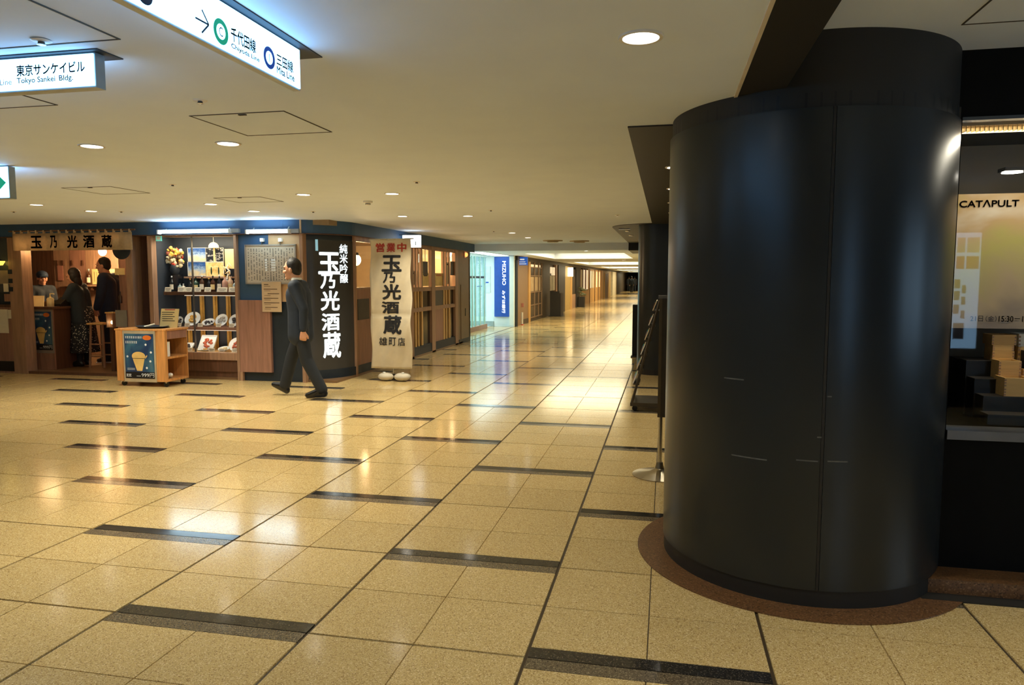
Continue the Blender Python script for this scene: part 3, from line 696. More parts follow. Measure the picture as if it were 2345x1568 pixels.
for x in (nx0 + .3, nx1 - .3): B('pole_bracket', x - .01, x + .01, YN, YF - .05, nz1 + .03, nz1 + .045, BLACKD, nor)
items = []
for ch, a_, b_ in zip('玉乃光酒蔵', (73, 117, 156, 193, 235), (99, 133, 180, 219, 259)):
    items.append((ch, P(a_, 553, Y=YN).x, P(b_, 553, Y=YN).x, P(150, 568, Y=YN).z, P(150, 539, Y=YN).z, .03))
for it in items: lettering('brush_character', [it], front(YN - .024), INK, nor)
# round dark plaque behind the curtain end
t = MB().lathe([(0, 0), (.14, 0), (.15, .006), (.15, .03), (0, .03)], (0, 0, 0), 32).build('round_plaque', MBk); t.rotation_euler = (R(-90), 0, 0)
t.location = (FX(290), YF - .075, FZ(290, 571)); tag(t, 'round dark plaque hanging behind the right end of the curtain', 'sign')
MB().lathe([(.125, .0302), (.135, .0302), (.135, .034), (.125, .034)], (0, 0, 0), 32).build('rim', WOODD).parent = t
# ---------------------------------------------------------------- entrance counter with poster
ca, cb = P(66, 848, Z=.035), P(123, 845, Z=.035)
YK = 9.78; cx0, cx1 = P(66, 800, Y=YK).x, P(124, 800, Y=YK).x; cz = P(95, 702, Y=YK).z
ct = thing('reception_counter', 'dark wooden counter just inside the entrance with a framed poster', 'counter', ((cx0 + cx1) / 2, YK + .3, .035))
B('front_panel', cx0, cx1, YK, YK + .03, .035, cz - .04, WOODR, ct); B('side_panel', cx1 - .02, cx1, YK + .03, YK + .45, .035, cz - .04, WOODD, ct)
B('back_panel', cx0, cx1 - .02, YK + .42, YK + .45, .035, cz - .04, WOODD, ct); B('counter_top', cx0 - .02, cx1 + .05, YK - .03, YK + .48, cz - .04, cz, WOODD, ct, bevel=.006)
B('corner_post', cx0 - .03, cx0 + .02, YK - .02, YK + .03, .035, cz - .04, NAVYD, ct)
PBLUE = ramp_print('poster_blue', [(.2, (18, 30, 64)), (.45, (34, 62, 104)), (.6, (58, 104, 130)), (.8, (120, 128, 128))], 1.8, .4, .15)
PYEL = M('poster_cup', (226, 190, 116), .5, var=.15, ns=6); PBLK = M('poster_band', (18, 18, 24), .5); PORG = M('poster_orange', (214, 112, 42), .5)
PDOT = M('poster_dot', (226, 232, 236), .5)
def cup_poster(t, x0, x1, z0, z1, y, frame):
    w = x1 - x0; h = z1 - z0
    B('poster_frame', x0, x1, y - .012, y, z0, z1, frame, t)
    a0, a1, b0, b1 = x0 + w * .05, x1 - w * .05, z0 + h * .07, z1 - h * .06
    pr = B('poster_print', a0, a1, y - .014, y - .012, b0, b1, PBLUE, t)
    U = lambda u: a0 + (a1 - a0) * u; V = lambda q: b0 + (b1 - b0) * q
    yy = y - .0145
    def poly(name, pts, mat, e=.0004): MB().prism([(U(p), V(q)) for p, q in pts], yy - e, yy + .0003, 'y').build(name, mat, pr)
    poly('price_band', [(0, 0), (1, 0), (1, .145), (0, .145)], PBLK, .0002)
    poly('cup', [(.40, .17), (.58, .17), (.68, .46), (.26, .46)], PYEL)
    poly('drink', [(.47 + .23 * math.cos(R(k * 20)), .50 + .10 * math.sin(R(k * 20))) for k in range(18)], PYEL, .0006)
    poly('cup_rim', [(.26, .445), (.68, .445), (.68, .455), (.26, .455)], INK, .0008)
    poly('handle', [(.69, .44), (.76, .49), (.77, .53), (.71, .50)], PYEL)
    poly('badge', [(.78 + .15 * math.cos(R(k * 24)), .915 + .055 * math.sin(R(k * 24))) for k in range(15)], PORG)
    for u, q in ((.73, .76), (.90, .59), (.87, .39), (.74, .24), (.09, .49)):
        poly('print_dot', [(u + .035 * math.cos(R(k * 36)), q + .025 * math.sin(R(k * 36))) for k in range(10)], PDOT)
    lettering('price', [('999円', U(.55), U(.98), V(.03), V(.125), .0), ('ー', U(.38), U(.52), V(.05), V(.06), .0)], front(yy - .001), PDOT, pr)
    sm = MB()
    rr = random.Random(3)
    for q, u1, hh in ((.92, .58, .045), (.81, .40, .05)):
        u = .04
        while u < u1:
            wq = rr.uniform(.03, .055); 
            for s in range(3): sm.box(U(u), U(u + wq), yy - .0006, yy, V(q - hh / 2 + s * hh / 2.4), V(q - hh / 2 + s * hh / 2.4 + .010))
            sm.box(U(u + wq * .4), U(u + wq * .4 + .012), yy - .0006, yy, V(q - hh / 2), V(q + hh / 2)); u += wq + .025
    for q in (.22, .19): sm.box(U(.07), U(.33), yy - .0006, yy, V(q), V(q + .008))
    sm.box(U(.03), U(.20), yy - .0006, yy, V(.04), V(.055)); sm.box(U(.03), U(.20), yy - .0006, yy, V(.08), V(.095)); sm.box(U(.05), U(.07), yy - .0006, yy, V(.04), V(.10)); sm.box(U(.14), U(.16), yy - .0006, yy, V(.04), V(.10))
    o = sm.build('small_print', PDOT, pr); o['kind'] = 'stuff'
GREYFR = M('grey_frame', (150, 140, 128), .4, metal=.3); SILV = M('silver_frame', (206, 192, 164), .35, metal=.4)
cup_poster(ct, P(70, 760, Y=YK).x, P(123, 760, Y=YK).x, P(95, 808, Y=YK).z, P(95, 707, Y=YK).z, YK, GREYFR)
# things on the counter
q = P(85, 700, Y=YK + .15)
t = thing('menu_stand', 'open cream menu tilted on the reception counter', 'menu', (q.x, YK + .1, cz), group=None)
a_, b_ = P(64, 690, Y=YK + .1).x, P(106, 690, Y=YK + .1).x
MB().add([(a_ + .13, YK + .02, cz + .002), (b_ + .02, YK + .02, cz + .002), (b_ - .10, YK + .16, cz + .17), (a_, YK + .16, cz + .17), (a_ + .13, YK + .03, cz + .002), (b_ + .02, YK + .03, cz + .002), (b_ - .10, YK + .17, cz + .17), (a_, YK + .17, cz + .17)],
         [(0, 1, 2, 3), (7, 6, 5, 4), (0, 4, 5, 1), (1, 5, 6, 2), (2, 6, 7, 3), (3, 7, 4, 0)]).build('page', M('menu_cream', (246, 226, 168), .6), t)  # page in one even cream colour
B('page_rest', a_ + .1, b_ - .04, YK + .17, YK + .2, cz, cz + .08, WOODD, t)
q = P(116, 702, Y=YK + .1)
t = thing('sanitizer_bottle', 'cream pump sanitizer bottle on the reception counter', 'bottle', (q.x, YK + .1, cz))
MB().lathe([(0, 0), (.05, 0), (.052, .01), (.052, .12), (.04, .14), (.015, .145), (.015, .165), (0, .165)], (q.x, YK + .1, cz), 20).build('bottle_body', M('cream_plastic', (246, 222, 160), .4), t)
MB().tube([(q.x, YK + .1, cz + .165), (q.x, YK + .1, cz + .205), (q.x + .07, YK + .1, cz + .205), (q.x + .075, YK + .1, cz + .195)], .008, 8).build('pump', M('cream_plastic', (246, 222, 160), .4), t)
q = P(142, 700, Y=YK + .2)
t = thing('card_terminal', 'black card terminal on the right of the reception counter', 'terminal', (q.x, YK + .25, cz))
MB().prism([(YK + .14, cz), (YK + .34, cz), (YK + .34, cz + .14), (YK + .30, cz + .15), (YK + .14, cz + .04)], cx1 - .12, cx1 + .03, 'x').build('terminal_body', BLACKD, t, bevel=.006)
B('keypad', cx1 - .10, cx1 + .01, YK + .15, YK + .16, cz + .042, cz + .05, MBk, t)
# interior of the entrance: lit wall, shelf, posters, stool, lantern
def wall_item(name, label, cat, px0, px1, py0, py1, y, mat, thick=.012, group=None):
    a_ = P(px0, (py0 + py1) / 2, Y=y).x; b_ = P(px1, (py0 + py1) / 2, Y=y).x; z1 = P((px0 + px1) / 2, py0, Y=y).z; z0 = P((px0 + px1) / 2, py1, Y=y).z
    o = thing(name, label, cat, ((a_ + b_) / 2, y, z0), group=group)
    B('sheet', a_, b_, y - thick, y, z0, z1, mat, o)
    return o, a_, b_, z0, z1
WARMP = M('warm_paper', (240, 214, 150), .7, var=.1, ns=9)
o, a_, b_, z0, z1 = wall_item('wall_notice', 'cream notice on the lit plank wall behind the customers', 'notice', 212, 288, 616, 651, YB - .03, WARMP)
lm = MB()
for k in range(9): lm.box(a_ + .05 + k * .055, a_ + .058 + k * .055, YB - .0435, YB - .042, z0 + .05, z1 - .05)
lm.build('text_lines', WOODD, o)['kind'] = 'stuff'
wall_item('wall_notice', 'narrow reddish notice strip at the left of the plank wall', 'notice', 133, 145, 608, 642, YB - .03, M('red_paper', (186, 128, 110), .7))
# bottles on a wall shelf inside
sh = thing('wall_shelf', 'narrow wooden shelf of bottles on the lit plank wall', 'shelf', (P(225, 655, Y=YB).x, YB - .1, P(225, 655, Y=YB).z))
zs = P(225, 652, Y=YB - .1).z
B('shelf_board', P(150, 655, Y=YB).x, P(292, 655, Y=YB).x, YB - .18, YB - .02, zs - .03, zs, WOODF, sh); B('bracket', P(225, 655, Y=YB).x - .02, P(225, 655, Y=YB).x + .02, YB - .16, YB - .02, zs - .10, zs - .03, WOODD, sh)
def bottle(name, label, x, y, z, h, r, mat, capm, group, labmat=None):
    t = thing(name, label, 'bottle', (x, y, z), group=group)
    MB().lathe([(0, 0), (r, 0), (r, h * .55), (r * .85, h * .64), (r * .32, h * .75), (r * .30, h * .93), (0, h * .93)], (x, y, z), 14).build('glass_body', mat, t)
    MB().lathe([(r * .36, h * .90), (r * .36, h), (0, h)], (x, y, z), 12).build('cap', capm, t)
    if labmat: MB().lathe([(r * 1.02, h * .14), (r * 1.02, h * .46)], (x, y, z), 14, -160, -20).build('paper_label', labmat, t)
    return t
BROWNB = M('brown_bottle', (66, 38, 24), .15, spec=.6); GREENB = M('green_bottle', (28, 58, 50), .15, spec=.6); DARKB = M('dark_bottle', (24, 28, 36), .15, spec=.6); PALEB = M('pale_bottle', (150, 172, 178), .15, spec=.6)
for k, px in enumerate((204, 272, 283)):
    bottle('sake_bottle', ['brown bottle on the wall shelf between the two customers', 'brown bottle on the wall shelf right of the standing man', 'brown bottle at the right end of the wall shelf'][k], P(px, 640, Y=YB - .1).x, YB - .1, zs, .30, .042, BROWNB, PALEB, 'bottles on the entrance shelf', PAPER)
YR = YF + .16
pw = struct(B('wall_shop_jamb', FX(262), FX(297), YF + .12, YF + .17, .035, 2.2, WOODR))
wall_item('wall_notice', 'cream notice on the wooden jamb right of the entrance', 'notice', 264, 286, 614, 629, YF + .12, WARMP)
o, a_, b_, z0, z1 = wall_item('bottle_poster', 'olive poster showing a bottle on the jamb right of the entrance', 'poster', 264, 287, 653, 694, YF + .12, M('olive_print', (150, 136, 92), .6, var=.15, ns=10))
MB().lathe([(0, 0), (.03, 0), (.03, .1), (.012, .13), (.011, .18), (0, .18)], (0, 0, 0), 10).build('printed_bottle', BROWNB).parent = o
o.children[-1].location = (.02, -.013, .03); o.children[-1].scale = (1, .05, 1)
wall_item('menu_plate', 'grey framed plate low on the jamb beside the display window', 'notice', 266, 292, 710, 748, YF + .12, M('grey_plate', (150, 146, 140), .5))
t = thing('wooden_lantern', 'small wooden lantern box glowing beside the entrance jamb', 'lantern', (FX(257), YF + .25, 0.035))
lx = P(257, 730, Y=YF + .3).x; lz0, lz1 = P(257, 748, Y=YF + .3).z, P(257, 717, Y=YF + .3).z
B('stand_post', lx - .03, lx + .03, YF + .27, YF + .33, .035, lz0, WOODD, t)
for dx in (-.06, .05): B('side_board', lx + dx, lx + dx + .01, YF + .24, YF + .36, lz0, lz1, WOODF, t)
B('back_board', lx - .05, lx + .05, YF + .35, YF + .36, lz0, lz1, WOODF, t); B('lid', lx - .07, lx + .07, YF + .23, YF + .37, lz1, lz1 + .02, WOODP, t); B('floor_board', lx - .06, lx + .06, YF + .24, YF + .36, lz0 - .01, lz0, WOODF, t)
MB().ell((lx, YF + .30, lz0 + .07), (.025, .025, .03)).build('bulb', M('bulb_glow', (255, 224, 160), .4, emit=6., ecol=(1, .8, .45)), t)
t = thing('wooden_stool', 'tall pale wooden stool standing between the two customers', 'stool', (P(236, 830, Z=.035).x, 10.45, .035))
sx, sy = P(236, 800, Y=10.3).x, 10.3
for dx, dy in ((-.14, -.14), (.14, -.14), (-.14, .14), (.14, .14)): MB().tube([(sx + dx, sy + dy, .035), (sx + dx * .8, sy + dy * .8, .74)], .018, 8).build('leg', WOODF, t)
for z in (.22, .42):
    for s in (-1, 1): MB().tube([(sx - .13, sy + s * .13, z), (sx + .13, sy + s * .13, z)], .012, 6).build('stretcher', WOODF, t)
B('seat', sx - .16, sx + .16, sy - .16, sy + .16, .74, .77, WOODP, t, bevel=.008)
def point(loc, e, col, r=.05, parent=None):
    L = bpy.data.lights.new('lamp', 'POINT'); L.energy = e; L.color = col; L.shadow_soft_size = r
    o = bpy.data.objects.new('lamp', L); COL.objects.link(o); o.location = loc
    if parent: adopt(o, parent)
    return o
GLOBE = M('globe_glow', (255, 236, 190), .4, emit=5., ecol=(1, .82, .50))
def pendant(name, label, x, y, z, e, r=.07, drop=2.26, col=(1, .66, .32), mat=None):
    t = thing(name, label, 'lamp', (x, y, z), group='warm lamps inside the restaurant')
    MB().ell((x, y, z), (r, r, r * 1.1)).build('globe', mat or GLOBE, t)
    MB().lathe([(0, r * 1.5), (r * .5, r * 1.4), (r * .6, r * .9)], (x, y, z), 14).build('lamp_cap', BLACKD, t)
    MB().tube([(x, y, z + r * 1.4), (x, y, drop)], .005, 6).build('cord', BLACKD, t)
    point((x, y, z - r - .03), e, col, .14, t); return t
pendant('pendant_lamp', 'warm globe lamp lighting the plank wall above the standing man', P(235, 585, Y=11.35).x, 11.35, 1.98, 80)
pendant('pendant_lamp', 'warm globe lamp behind the shop curtain at the left', P(84, 553, Y=9.66).x, 9.66, 2.06, 6, .05)
pendant('pendant_lamp', 'warm globe lamp behind the right end of the shop curtain', P(288, 553, Y=9.62).x, 9.62, 2.10, 10.0, .035)
# ---------------------------------------------------------------- display window
dw = thing('display_window', 'glass food display window with wooden frame and three shelves', 'display case', ((XD0 + XD1) / 2, YF, 0))
zb = FZ(460, 806); YDB = YF + .50
B('base_panel', XD0, XD1, YF, YF + .03, .12, zb - .1, WOODD, dw); B('toe_kick', XD0, XD1, YF + .03, YF + .06, 0, .12, WOODD, dw)
B('bottom_rail', XD0, XD1, YF - .03, YF + .06, zb - .11, zb, WOODF, dw, bevel=.004)
B('frame_post', XD0 - .02, XD0 + .05, YF - .05, YF + .06, 0, fz0, WOODF, dw, bevel=.004); B('frame_post', XD1 - .035, XD1 + .01, YF - .05, YF + .06, 0, fz0, WOODF, dw, bevel=.004)
B('head_rail', XD0, XD1, YF - .02, YF + .06, fz0 - .02, fz0 + .03, WOODF, dw)
DKBACK = M('display_back', (58, 66, 78), .5, var=.08)
B('back_board', XD0, XD1, YDB, YDB + .02, zb, fz0, DKBACK, dw); B('side_board', XD0, XD0 + .02, YF + .06, YDB, zb, fz0, DKBACK, dw); B('side_board', XD1 - .02, XD1, YF + .06, YDB, zb, fz0, WOODR, dw)
B('top_board', XD0, XD1, YF + .06, YDB, fz0 - .0, fz0 + .02, M('pale_top', (206, 196, 180), .6), dw); B('bottom_board', XD0, XD1, YF + .06, YDB, zb - .01, zb, WOODP, dw)
XM = FX(442)
GL2 = glass('case_glass', (1, 1, 1), .01, 1.45)
B('glass_pane', XD0 + .05, XM + .02, YF + .012, YF + .018, zb, fz0 - .02, GL2, dw); B('glass_pane', XM - .02, XD1 - .035, YF + .026, YF + .032, zb, fz0 - .02, GL2, dw)
B('pane_edge', XM - .008, XM + .004, YF + .005, YF + .035, zb, fz0 - .02, M('alu_edge', (120, 116, 110), .3, metal=.7), dw)
Z1 = P(460, 668, Y=YF + .15).z; Z2 = P(460, 748, Y=YF + .12).z; Z3 = zb
xs0 = FX(372); B('shelf', xs0 - .05, XD1 - .035, YF + .10, YDB, Z1 - .05, Z1, WOODD, dw); B('shelf', FX(400), XD1 - .035, YF + .08, YDB, Z2 - .045, Z2, WOODR, dw)
GOLDB = M('gold_bamboo', (222, 172, 84), .35, var=.15)
for zr0, zr1 in ((Z2, Z1 - .05), (Z3, Z2 - .045)):
    for px in (432, 462, 492, 522): 
        x = P(px, 720, Y=YDB - .03).x; MB().lathe([(.024, 0), (.024, zr1 - zr0)], (x, YDB - .03, zr0), 10).build('bamboo_pole', GOLDB, dw)
        MB().lathe([(.011, 0), (.011, zr1 - zr0)], (x + .035, YDB - .02, zr0), 8).build('bamboo_pole', GOLDB, dw)
# lamps in the case
L = bpy.data.lights.new('case_lamp', 'AREA'); L.shape = 'RECTANGLE'; L.size = 1.2; L.size_y = .08; L.energy = 9; L.color = (1, .86, .62)
o = bpy.data.objects.new('case_lamp', L); COL.objects.link(o); o.location = ((XD0 + XD1) / 2, YF + .14, fz0 - .03); o.rotation_euler = (R(18), 0, 0); adopt(o, dw)
for z in (Z1 - .055, Z2 - .05):
    L = bpy.data.lights.new('shelf_lamp', 'AREA'); L.shape = 'RECTANGLE'; L.size = 1.1; L.size_y = .03; L.energy = 2.6; L.color = (1, .90, .70)
    o = bpy.data.objects.new('shelf_lamp', L); COL.objects.link(o); o.location = ((XD0 + XD1) / 2 + .1, YF + .13, z); o.rotation_euler = (R(12), 0, 0); adopt(o, dw)
    B('shelf_light', FX(412), XD1 - .05, YF + .11, YF + .13, z - .004, z + .004, M('shelf_glow', (255, 240, 210), .4, emit=.8, ecol=(1, .9, .7)), dw)
# bottles on the top shelf
bt = [(394, .24, .034, DARKB, 'dark'), (402, .20, .036, BROWNB, 'amber'), (412, .13, .03, PALEB, 'small clear'), (420, .12, .03, M('white_jar', (220, 214, 200), .4), 'small white'), (436, .20, .03, DARKB, 'slim dark'), (449, .22, .042, GREENB, 'green'), (463, .25, .036, BROWNB, 'tall brown'), (479, .21, .034, DARKB, 'dark'), (488, .24, .036, BROWNB, 'brown'), (503, .26, .034, DARKB, 'tall dark'), (515, .25, .04, M('rose_bottle', (196, 150, 132), .2), 'rose'), (528, .26, .042, M('rose_bottle2', (206, 176, 150), .2), 'pale'), (539, .18, .036, PALEB, 'clear')]
for k, (px, h, r, m, nm) in enumerate(bt):
    y = YF + .24 + (k % 2) * .07
    bottle('sake_bottle', '%s bottle, %s from the left on the top display shelf' % (nm, ORD[k]), P(px, 655, Y=y).x, y, Z1, h, r, m, [WHITE, GOLDB, INK][k % 3], 'bottles on the top display shelf', [PAPER, None, WARMP][k % 3])
def card(x, y, z, w, h, label, group, mat=None):
    t = thing('price_card', label, 'price card', (x, y, z), group=group); a = Vector((w / 2, 0, 0)); up = Vector((0, h * .25, h)).normalized() * h / 2; n = Vector((0, .002, -.0005))
    MB().obox((x, y + h * .12, z + h * .49), a, n, up).build('card', mat or PAPER, t)
    m = MB()
    for s in (.25, 0., -.3): m.obox(Vector((x, y + h * .12 - .0026, z + h * .49)) + up * s * 2 * .8, a * (.75 if s >= 0 else .5), (0, .0003, 0), up * .07)
    m.build('text_lines', INK, t)['kind'] = 'stuff'
for k, px in enumerate((384, 414, 431, 452, 475, 508, 535)):
    card(P(px, 660, Y=YF + .13).x, YF + .13, Z1, .11 if k < 5 else .17, .07, '%s price card from the left along the front of the top shelf' % ORD[k], 'cards on the top shelf')
# pictures leaning above the top shelf
PICB = ramp_print('picture_blue', [(.3, (226, 206, 160)), (.5, (150, 176, 206)), (.66, (40, 84, 150)), (.8, (24, 60, 120))], 5., .4, .5)
PICY = ramp_print('picture_yellow', [(.3, (206, 160, 86)), (.5, (238, 206, 132)), (.7, (246, 224, 166))], 4., .5)
PICK = ramp_print('picture_black', [(.2, (20, 24, 32)), (.55, (28, 34, 46)), (.62, (220, 216, 206)), (.7, (30, 32, 40)), (.9, (190, 110, 60))], 6., .4)
YPI = YF + .40
for nm, px0, px1, py0, py1, m in (('upper blue landscape picture in the display window', 432, 472, 568, 597, PICB), ('lower blue landscape picture in the display window', 432, 472, 600, 631, PICB), ('black bottle advertisement in the display window', 473, 512, 568, 599, PICK), ('yellow drinks advertisement in the display window', 473, 513, 601, 632, PICY)):
    o, a_, b_, z0, z1 = wall_item('display_picture', nm, 'picture', px0, px1, py0, py1, YPI, m, group='pictures above the top shelf')
    MB().box(a_ - .006, a_, YPI - .016, YPI, z0 - .006, z1 + .006).box(b_, b_ + .006, YPI - .016, YPI, z0 - .006, z1 + .006).box(a_, b_, YPI - .016, YPI, z1, z1 + .006).box(a_, b_, YPI - .016, YPI, z0 - .006, z0).build('frame', WHITE if m in (PICB,) else PAPER, o)
    if m is PICY:
        for k in (.3, .72): MB().ell((a_ + (b_ - a_) * k, YPI - .013, z0 + .08), (.012, .0015, .06)).build('printed_bottle', GREENB, o)
B('picture_rail', P(424, 635, Y=YPI).x, XD1 - .05, YPI - .03, YDB, P(470, 637, Y=YPI).z, P(470, 633, Y=YPI).z, WOODF, dw)
o, a_, b_, z0, z1 = wall_item('paper_scroll', 'cream paper scroll and dried fronds at the right of the display', 'decoration', 516, 540, 570, 615, YF + .36, WARMP)
rr = random.Random(8)
for k in range(22):
    an_ = rr.uniform(-1.2, 1.2); c_ = Vector((a_ + .05 + rr.uniform(-.05, .06), YF + .33 + rr.uniform(-.02, .02), z0 + .06 - k * .013))
    MB().ell(c_, (.009, .006, rr.uniform(.025, .05)), 7, 5, Matrix.Rotation(an_, 3, 'Y')).build('frond', [PAPER, WARMP, WHITE, WOODP][k % 4], o)
t = thing('paper_lantern', 'small cream domed lantern hanging in the display window', 'lantern', (P(489, 560, Y=YF + .33).x, YF + .33, P(489, 566, Y=YF + .33).z))
lx, lz = P(489, 560, Y=YF + .33).x, P(489, 567, Y=YF + .33).z
MB().lathe([(.0, .0), (.075, 0), (.07, .035), (.05, .065), (.02, .08), (0, .082)], (lx, YF + .33, lz), 18).build('shade', M('lantern_glow', (250, 224, 160), .6, emit=1.2, ecol=(1, .85, .55)), t)
MB().tube([(lx, YF + .33, lz + .08), (lx, YF + .33, fz0 - .01)], .004, 6).build('cord', PAPER, t)
MB().tube([(lx, YF + .34, lz), (lx, YF + .34, lz - .22)], .014, 8).build('tassel', WARMP, t)
# flower arrangement in a dark vase
fx, fy = P(398, 600, Y=YF + .26).x, YF + .26; fzv = P(398, 606, Y=fy).z
t = thing('flower_arrangement', 'autumn flower arrangement in a dark vase inside the display window', 'flowers', (fx, fy, Z1))
B('vase_stand', fx - .07, fx + .07, fy - .02, fy + .12, Z1, fzv - .14, DARKB, t, bevel=.01)
MB().lathe([(0, 0), (.05, 0), (.075, .06), (.06, .12), (.05, .14)], (fx, fy + .02, fzv - .14), 16).build('vase', MBk, t)
FL = [M('flower_yellow', (238, 194, 84), .7), M('flower_red', (196, 66, 48), .7), M('flower_cream', (222, 206, 170), .7), M('flower_rust', (170, 96, 80), .7), M('leaf_brown', (120, 100, 70), .7)]
rr = random.Random(5)
for k in range(90):
    a = rr.uniform(0, 6.28); u = rr.uniform(-1, 1); rad = rr.uniform(.6, 1.)
    c = Vector((fx + .15 * rad * math.cos(a) * math.sqrt(1 - u * u * .6), fy + .04 + .07 * rad * math.sin(a), fzv + .11 + .15 * u * rad))
    MB().ell(c, (rr.uniform(.016, .036), rr.uniform(.012, .02), rr.uniform(.012, .034)), 7, 5, Matrix.Rotation(rr.uniform(-1.5, 1.5), 3, 'Y')).build('blossom', FL[(0 if u > .3 else (1 if abs(u) < .3 and math.cos(a) > 0 else 2)) if k % 3 else rr.randrange(5)], t)
for k in range(9):
    a = -1.2 + 2.4 * k / 8; MB().tube([(fx, fy + .04, fzv), (fx + .09 * math.sin(a), fy + .03, fzv + .14), (fx + .17 * math.sin(a), fy + .02, fzv + .10 + .17 * math.cos(a))], .003, 5).build('stem', FL[4], t)
o, a_, b_, z0, z1 = wall_item('stamp_sign', 'small turquoise sign in the upper left corner of the display', 'sign', 358, 371, 538, 552, YF - .022, M('turquoise_sign', (120, 214, 196), .5, emit=.35))
B('mark', a_ + .015, b_ - .02, YF - .036, YF - .034, z0 + .02, z1 - .02, PAPER, o)
# plates of food, upper row and lower row
PLATE = M('plate_white', (232, 236, 238), .25, var=.03)
FOODS = [M('food_gold', (206, 160, 76), .6, var=.35, ns=60, bump=.4), M('food_cream', (224, 200, 150), .6, var=.3, ns=60, bump=.4), M('food_brown', (140, 90, 54), .6, var=.35, ns=60, bump=.4), M('food_red', (190, 92, 60), .6, var=.4, ns=60, bump=.4), M('food_dark', (66, 58, 62), .6, var=.4, ns=60, bump=.4), M('food_grey', (170, 166, 160), .6, var=.3, ns=60, bump=.4)]
def plate(px, py, y, z, r, tilt, food, label, group, oval=1., square=False):
    x = P(px, py, Y=y).x
    t = thing('food_plate', label, 'plate', (x, y, z), group=group)
    t.rotation_euler = (R(tilt), 0, 0); t.location = (x, y, z + r * math.sin(R(tilt)) + .004)
    if square:
        o = MB().box(-r * oval, r * oval, -r, r, -.006, .006).build('dish', PLATE, bevel=.004)
        local(o, t); local(MB().box(-r * oval, r * oval, -r, -r * .9, .006, .016).box(-r * oval, r * oval, r * .9, r, .006, .016).box(-r * oval, -r * oval * .9, -r * .9, r * .9, .006, .016).box(r * oval * .9, r * oval, -r * .9, r * .9, .006, .016).build('dish_rim', PLATE), t)
    else:
        local(MB().lathe([(0, -.004), (r * .6, -.004), (r, .016), (r, .022), (r * .62, .006), (0, .006)], (0, 0, 0), 28, sx=oval).build('dish', PLATE), t)
    m = MB(); q = random.Random(int(px * 7))
    for k in range(16):
        a = q.uniform(0, 6.28); d = r * .55 * math.sqrt(q.random()); m.ell((d * oval * math.cos(a), d * math.sin(a), .014), (r * q.uniform(.14, .26), r * q.uniform(.12, .22), .014), 7, 5)
    o = m.build('food', FOODS[food], t); o.parent = t; o.matrix_parent_inverse = Matrix.Identity(4); o['kind'] = 'stuff'
YPL = YF + .22
for k, (px, r, f_, ov, nm) in enumerate(((411, .075, 4, 1, 'dark dish with dark food'), (443, .115, 0, 1.15, 'large round plate of golden food'), (478, .085, 4, 1.2, 'dark bowl of fried food'), (509, .10, 5, 1, 'patterned round plate of pale food'), (540, .10, 4, 1, 'round plate cut off by the frame'))):
    plate(px, 740, YPL, Z2, r, 62 if k not in (2,) else 35, f_, '%s on the upper food shelf' % nm, 'plates on the upper food shelf', ov)
for k, (px, r, f_, ov, sq, tl, nm) in enumerate(((431, .075, 4, 1.1, True, 40, 'small turquoise edged dish'), (476, .13, 3, 1., True, 58, 'large square white plate with red and brown food'), (470, .05, 0, 1.2, False, 15, 'small plate of yellow food'), (513, .075, 1, 1.2, False, 20, 'small oval plate of golden food'), (541, .11, 3, 1., False, 60, 'round white plate cut off by the frame'))):
    plate(px, 790, YPL - (.08 if tl < 30 else 0.), Z3, r, tl, f_, '%s on the bottom food shelf' % nm, 'plates on the bottom food shelf', ov, sq)
for k, px in enumerate((409, 428, 458, 500, 530)): card(P(px, 745, Y=YF + .10).x, YF + .10, Z2, .085, .055, '%s white price card from the left on the upper food shelf' % ORD[k], 'cards on the upper food shelf')
for k, px in enumerate((433, 484, 507, 537)): card(P(px, 795, Y=YF + .08).x, YF + .08, Z3, .10, .055, '%s white price card from the left on the bottom food shelf' % ORD[k], 'cards on the bottom food shelf')
# ---------------------------------------------------------------- tube lights under the fascia
def tube_light(px0, px1, label, e, energy):
    y = YF - .16; x0, x1 = P(px0, 530, Y=y).x, P(px1, 530, Y=y).x; z = P((px0 + px1) / 2, 530, Y=y).z
    t = thing('tube_light', label, 'light', ((x0 + x1) / 2, y, z), group='white tube lights under the fascia')
    MB().tube([(x0, y, z), (x1, y, z)], .022, 12).build('tube', TUBE, t)
    B('batten', x0 - .02, x1 + .14, y + .03, y + .07, z - .02, z + .035, SIGNFR, t)
    for x in (x0 - .02, x1): B('lamp_holder', x, x + .02, y - .025, y + .05, z - .03, z + .03, WHITE, t)
    MB().tube([(x0 + .05, y + .06, z + .02), (x0 + .05, YF - .04, fz0 + .1)], .008, 6).build('arm', SIGNFR, t); MB().tube([(x1 - .05, y + .06, z + .02), (x1 - .05, YF - .04, fz0 + .1)], .008, 6).build('arm', SIGNFR, t)
tube_light(364, 524, 'long white tube light above the food display window', 16, 20)
tube_light(566, 660, 'shorter white tube light above the menu board', 16, 14)
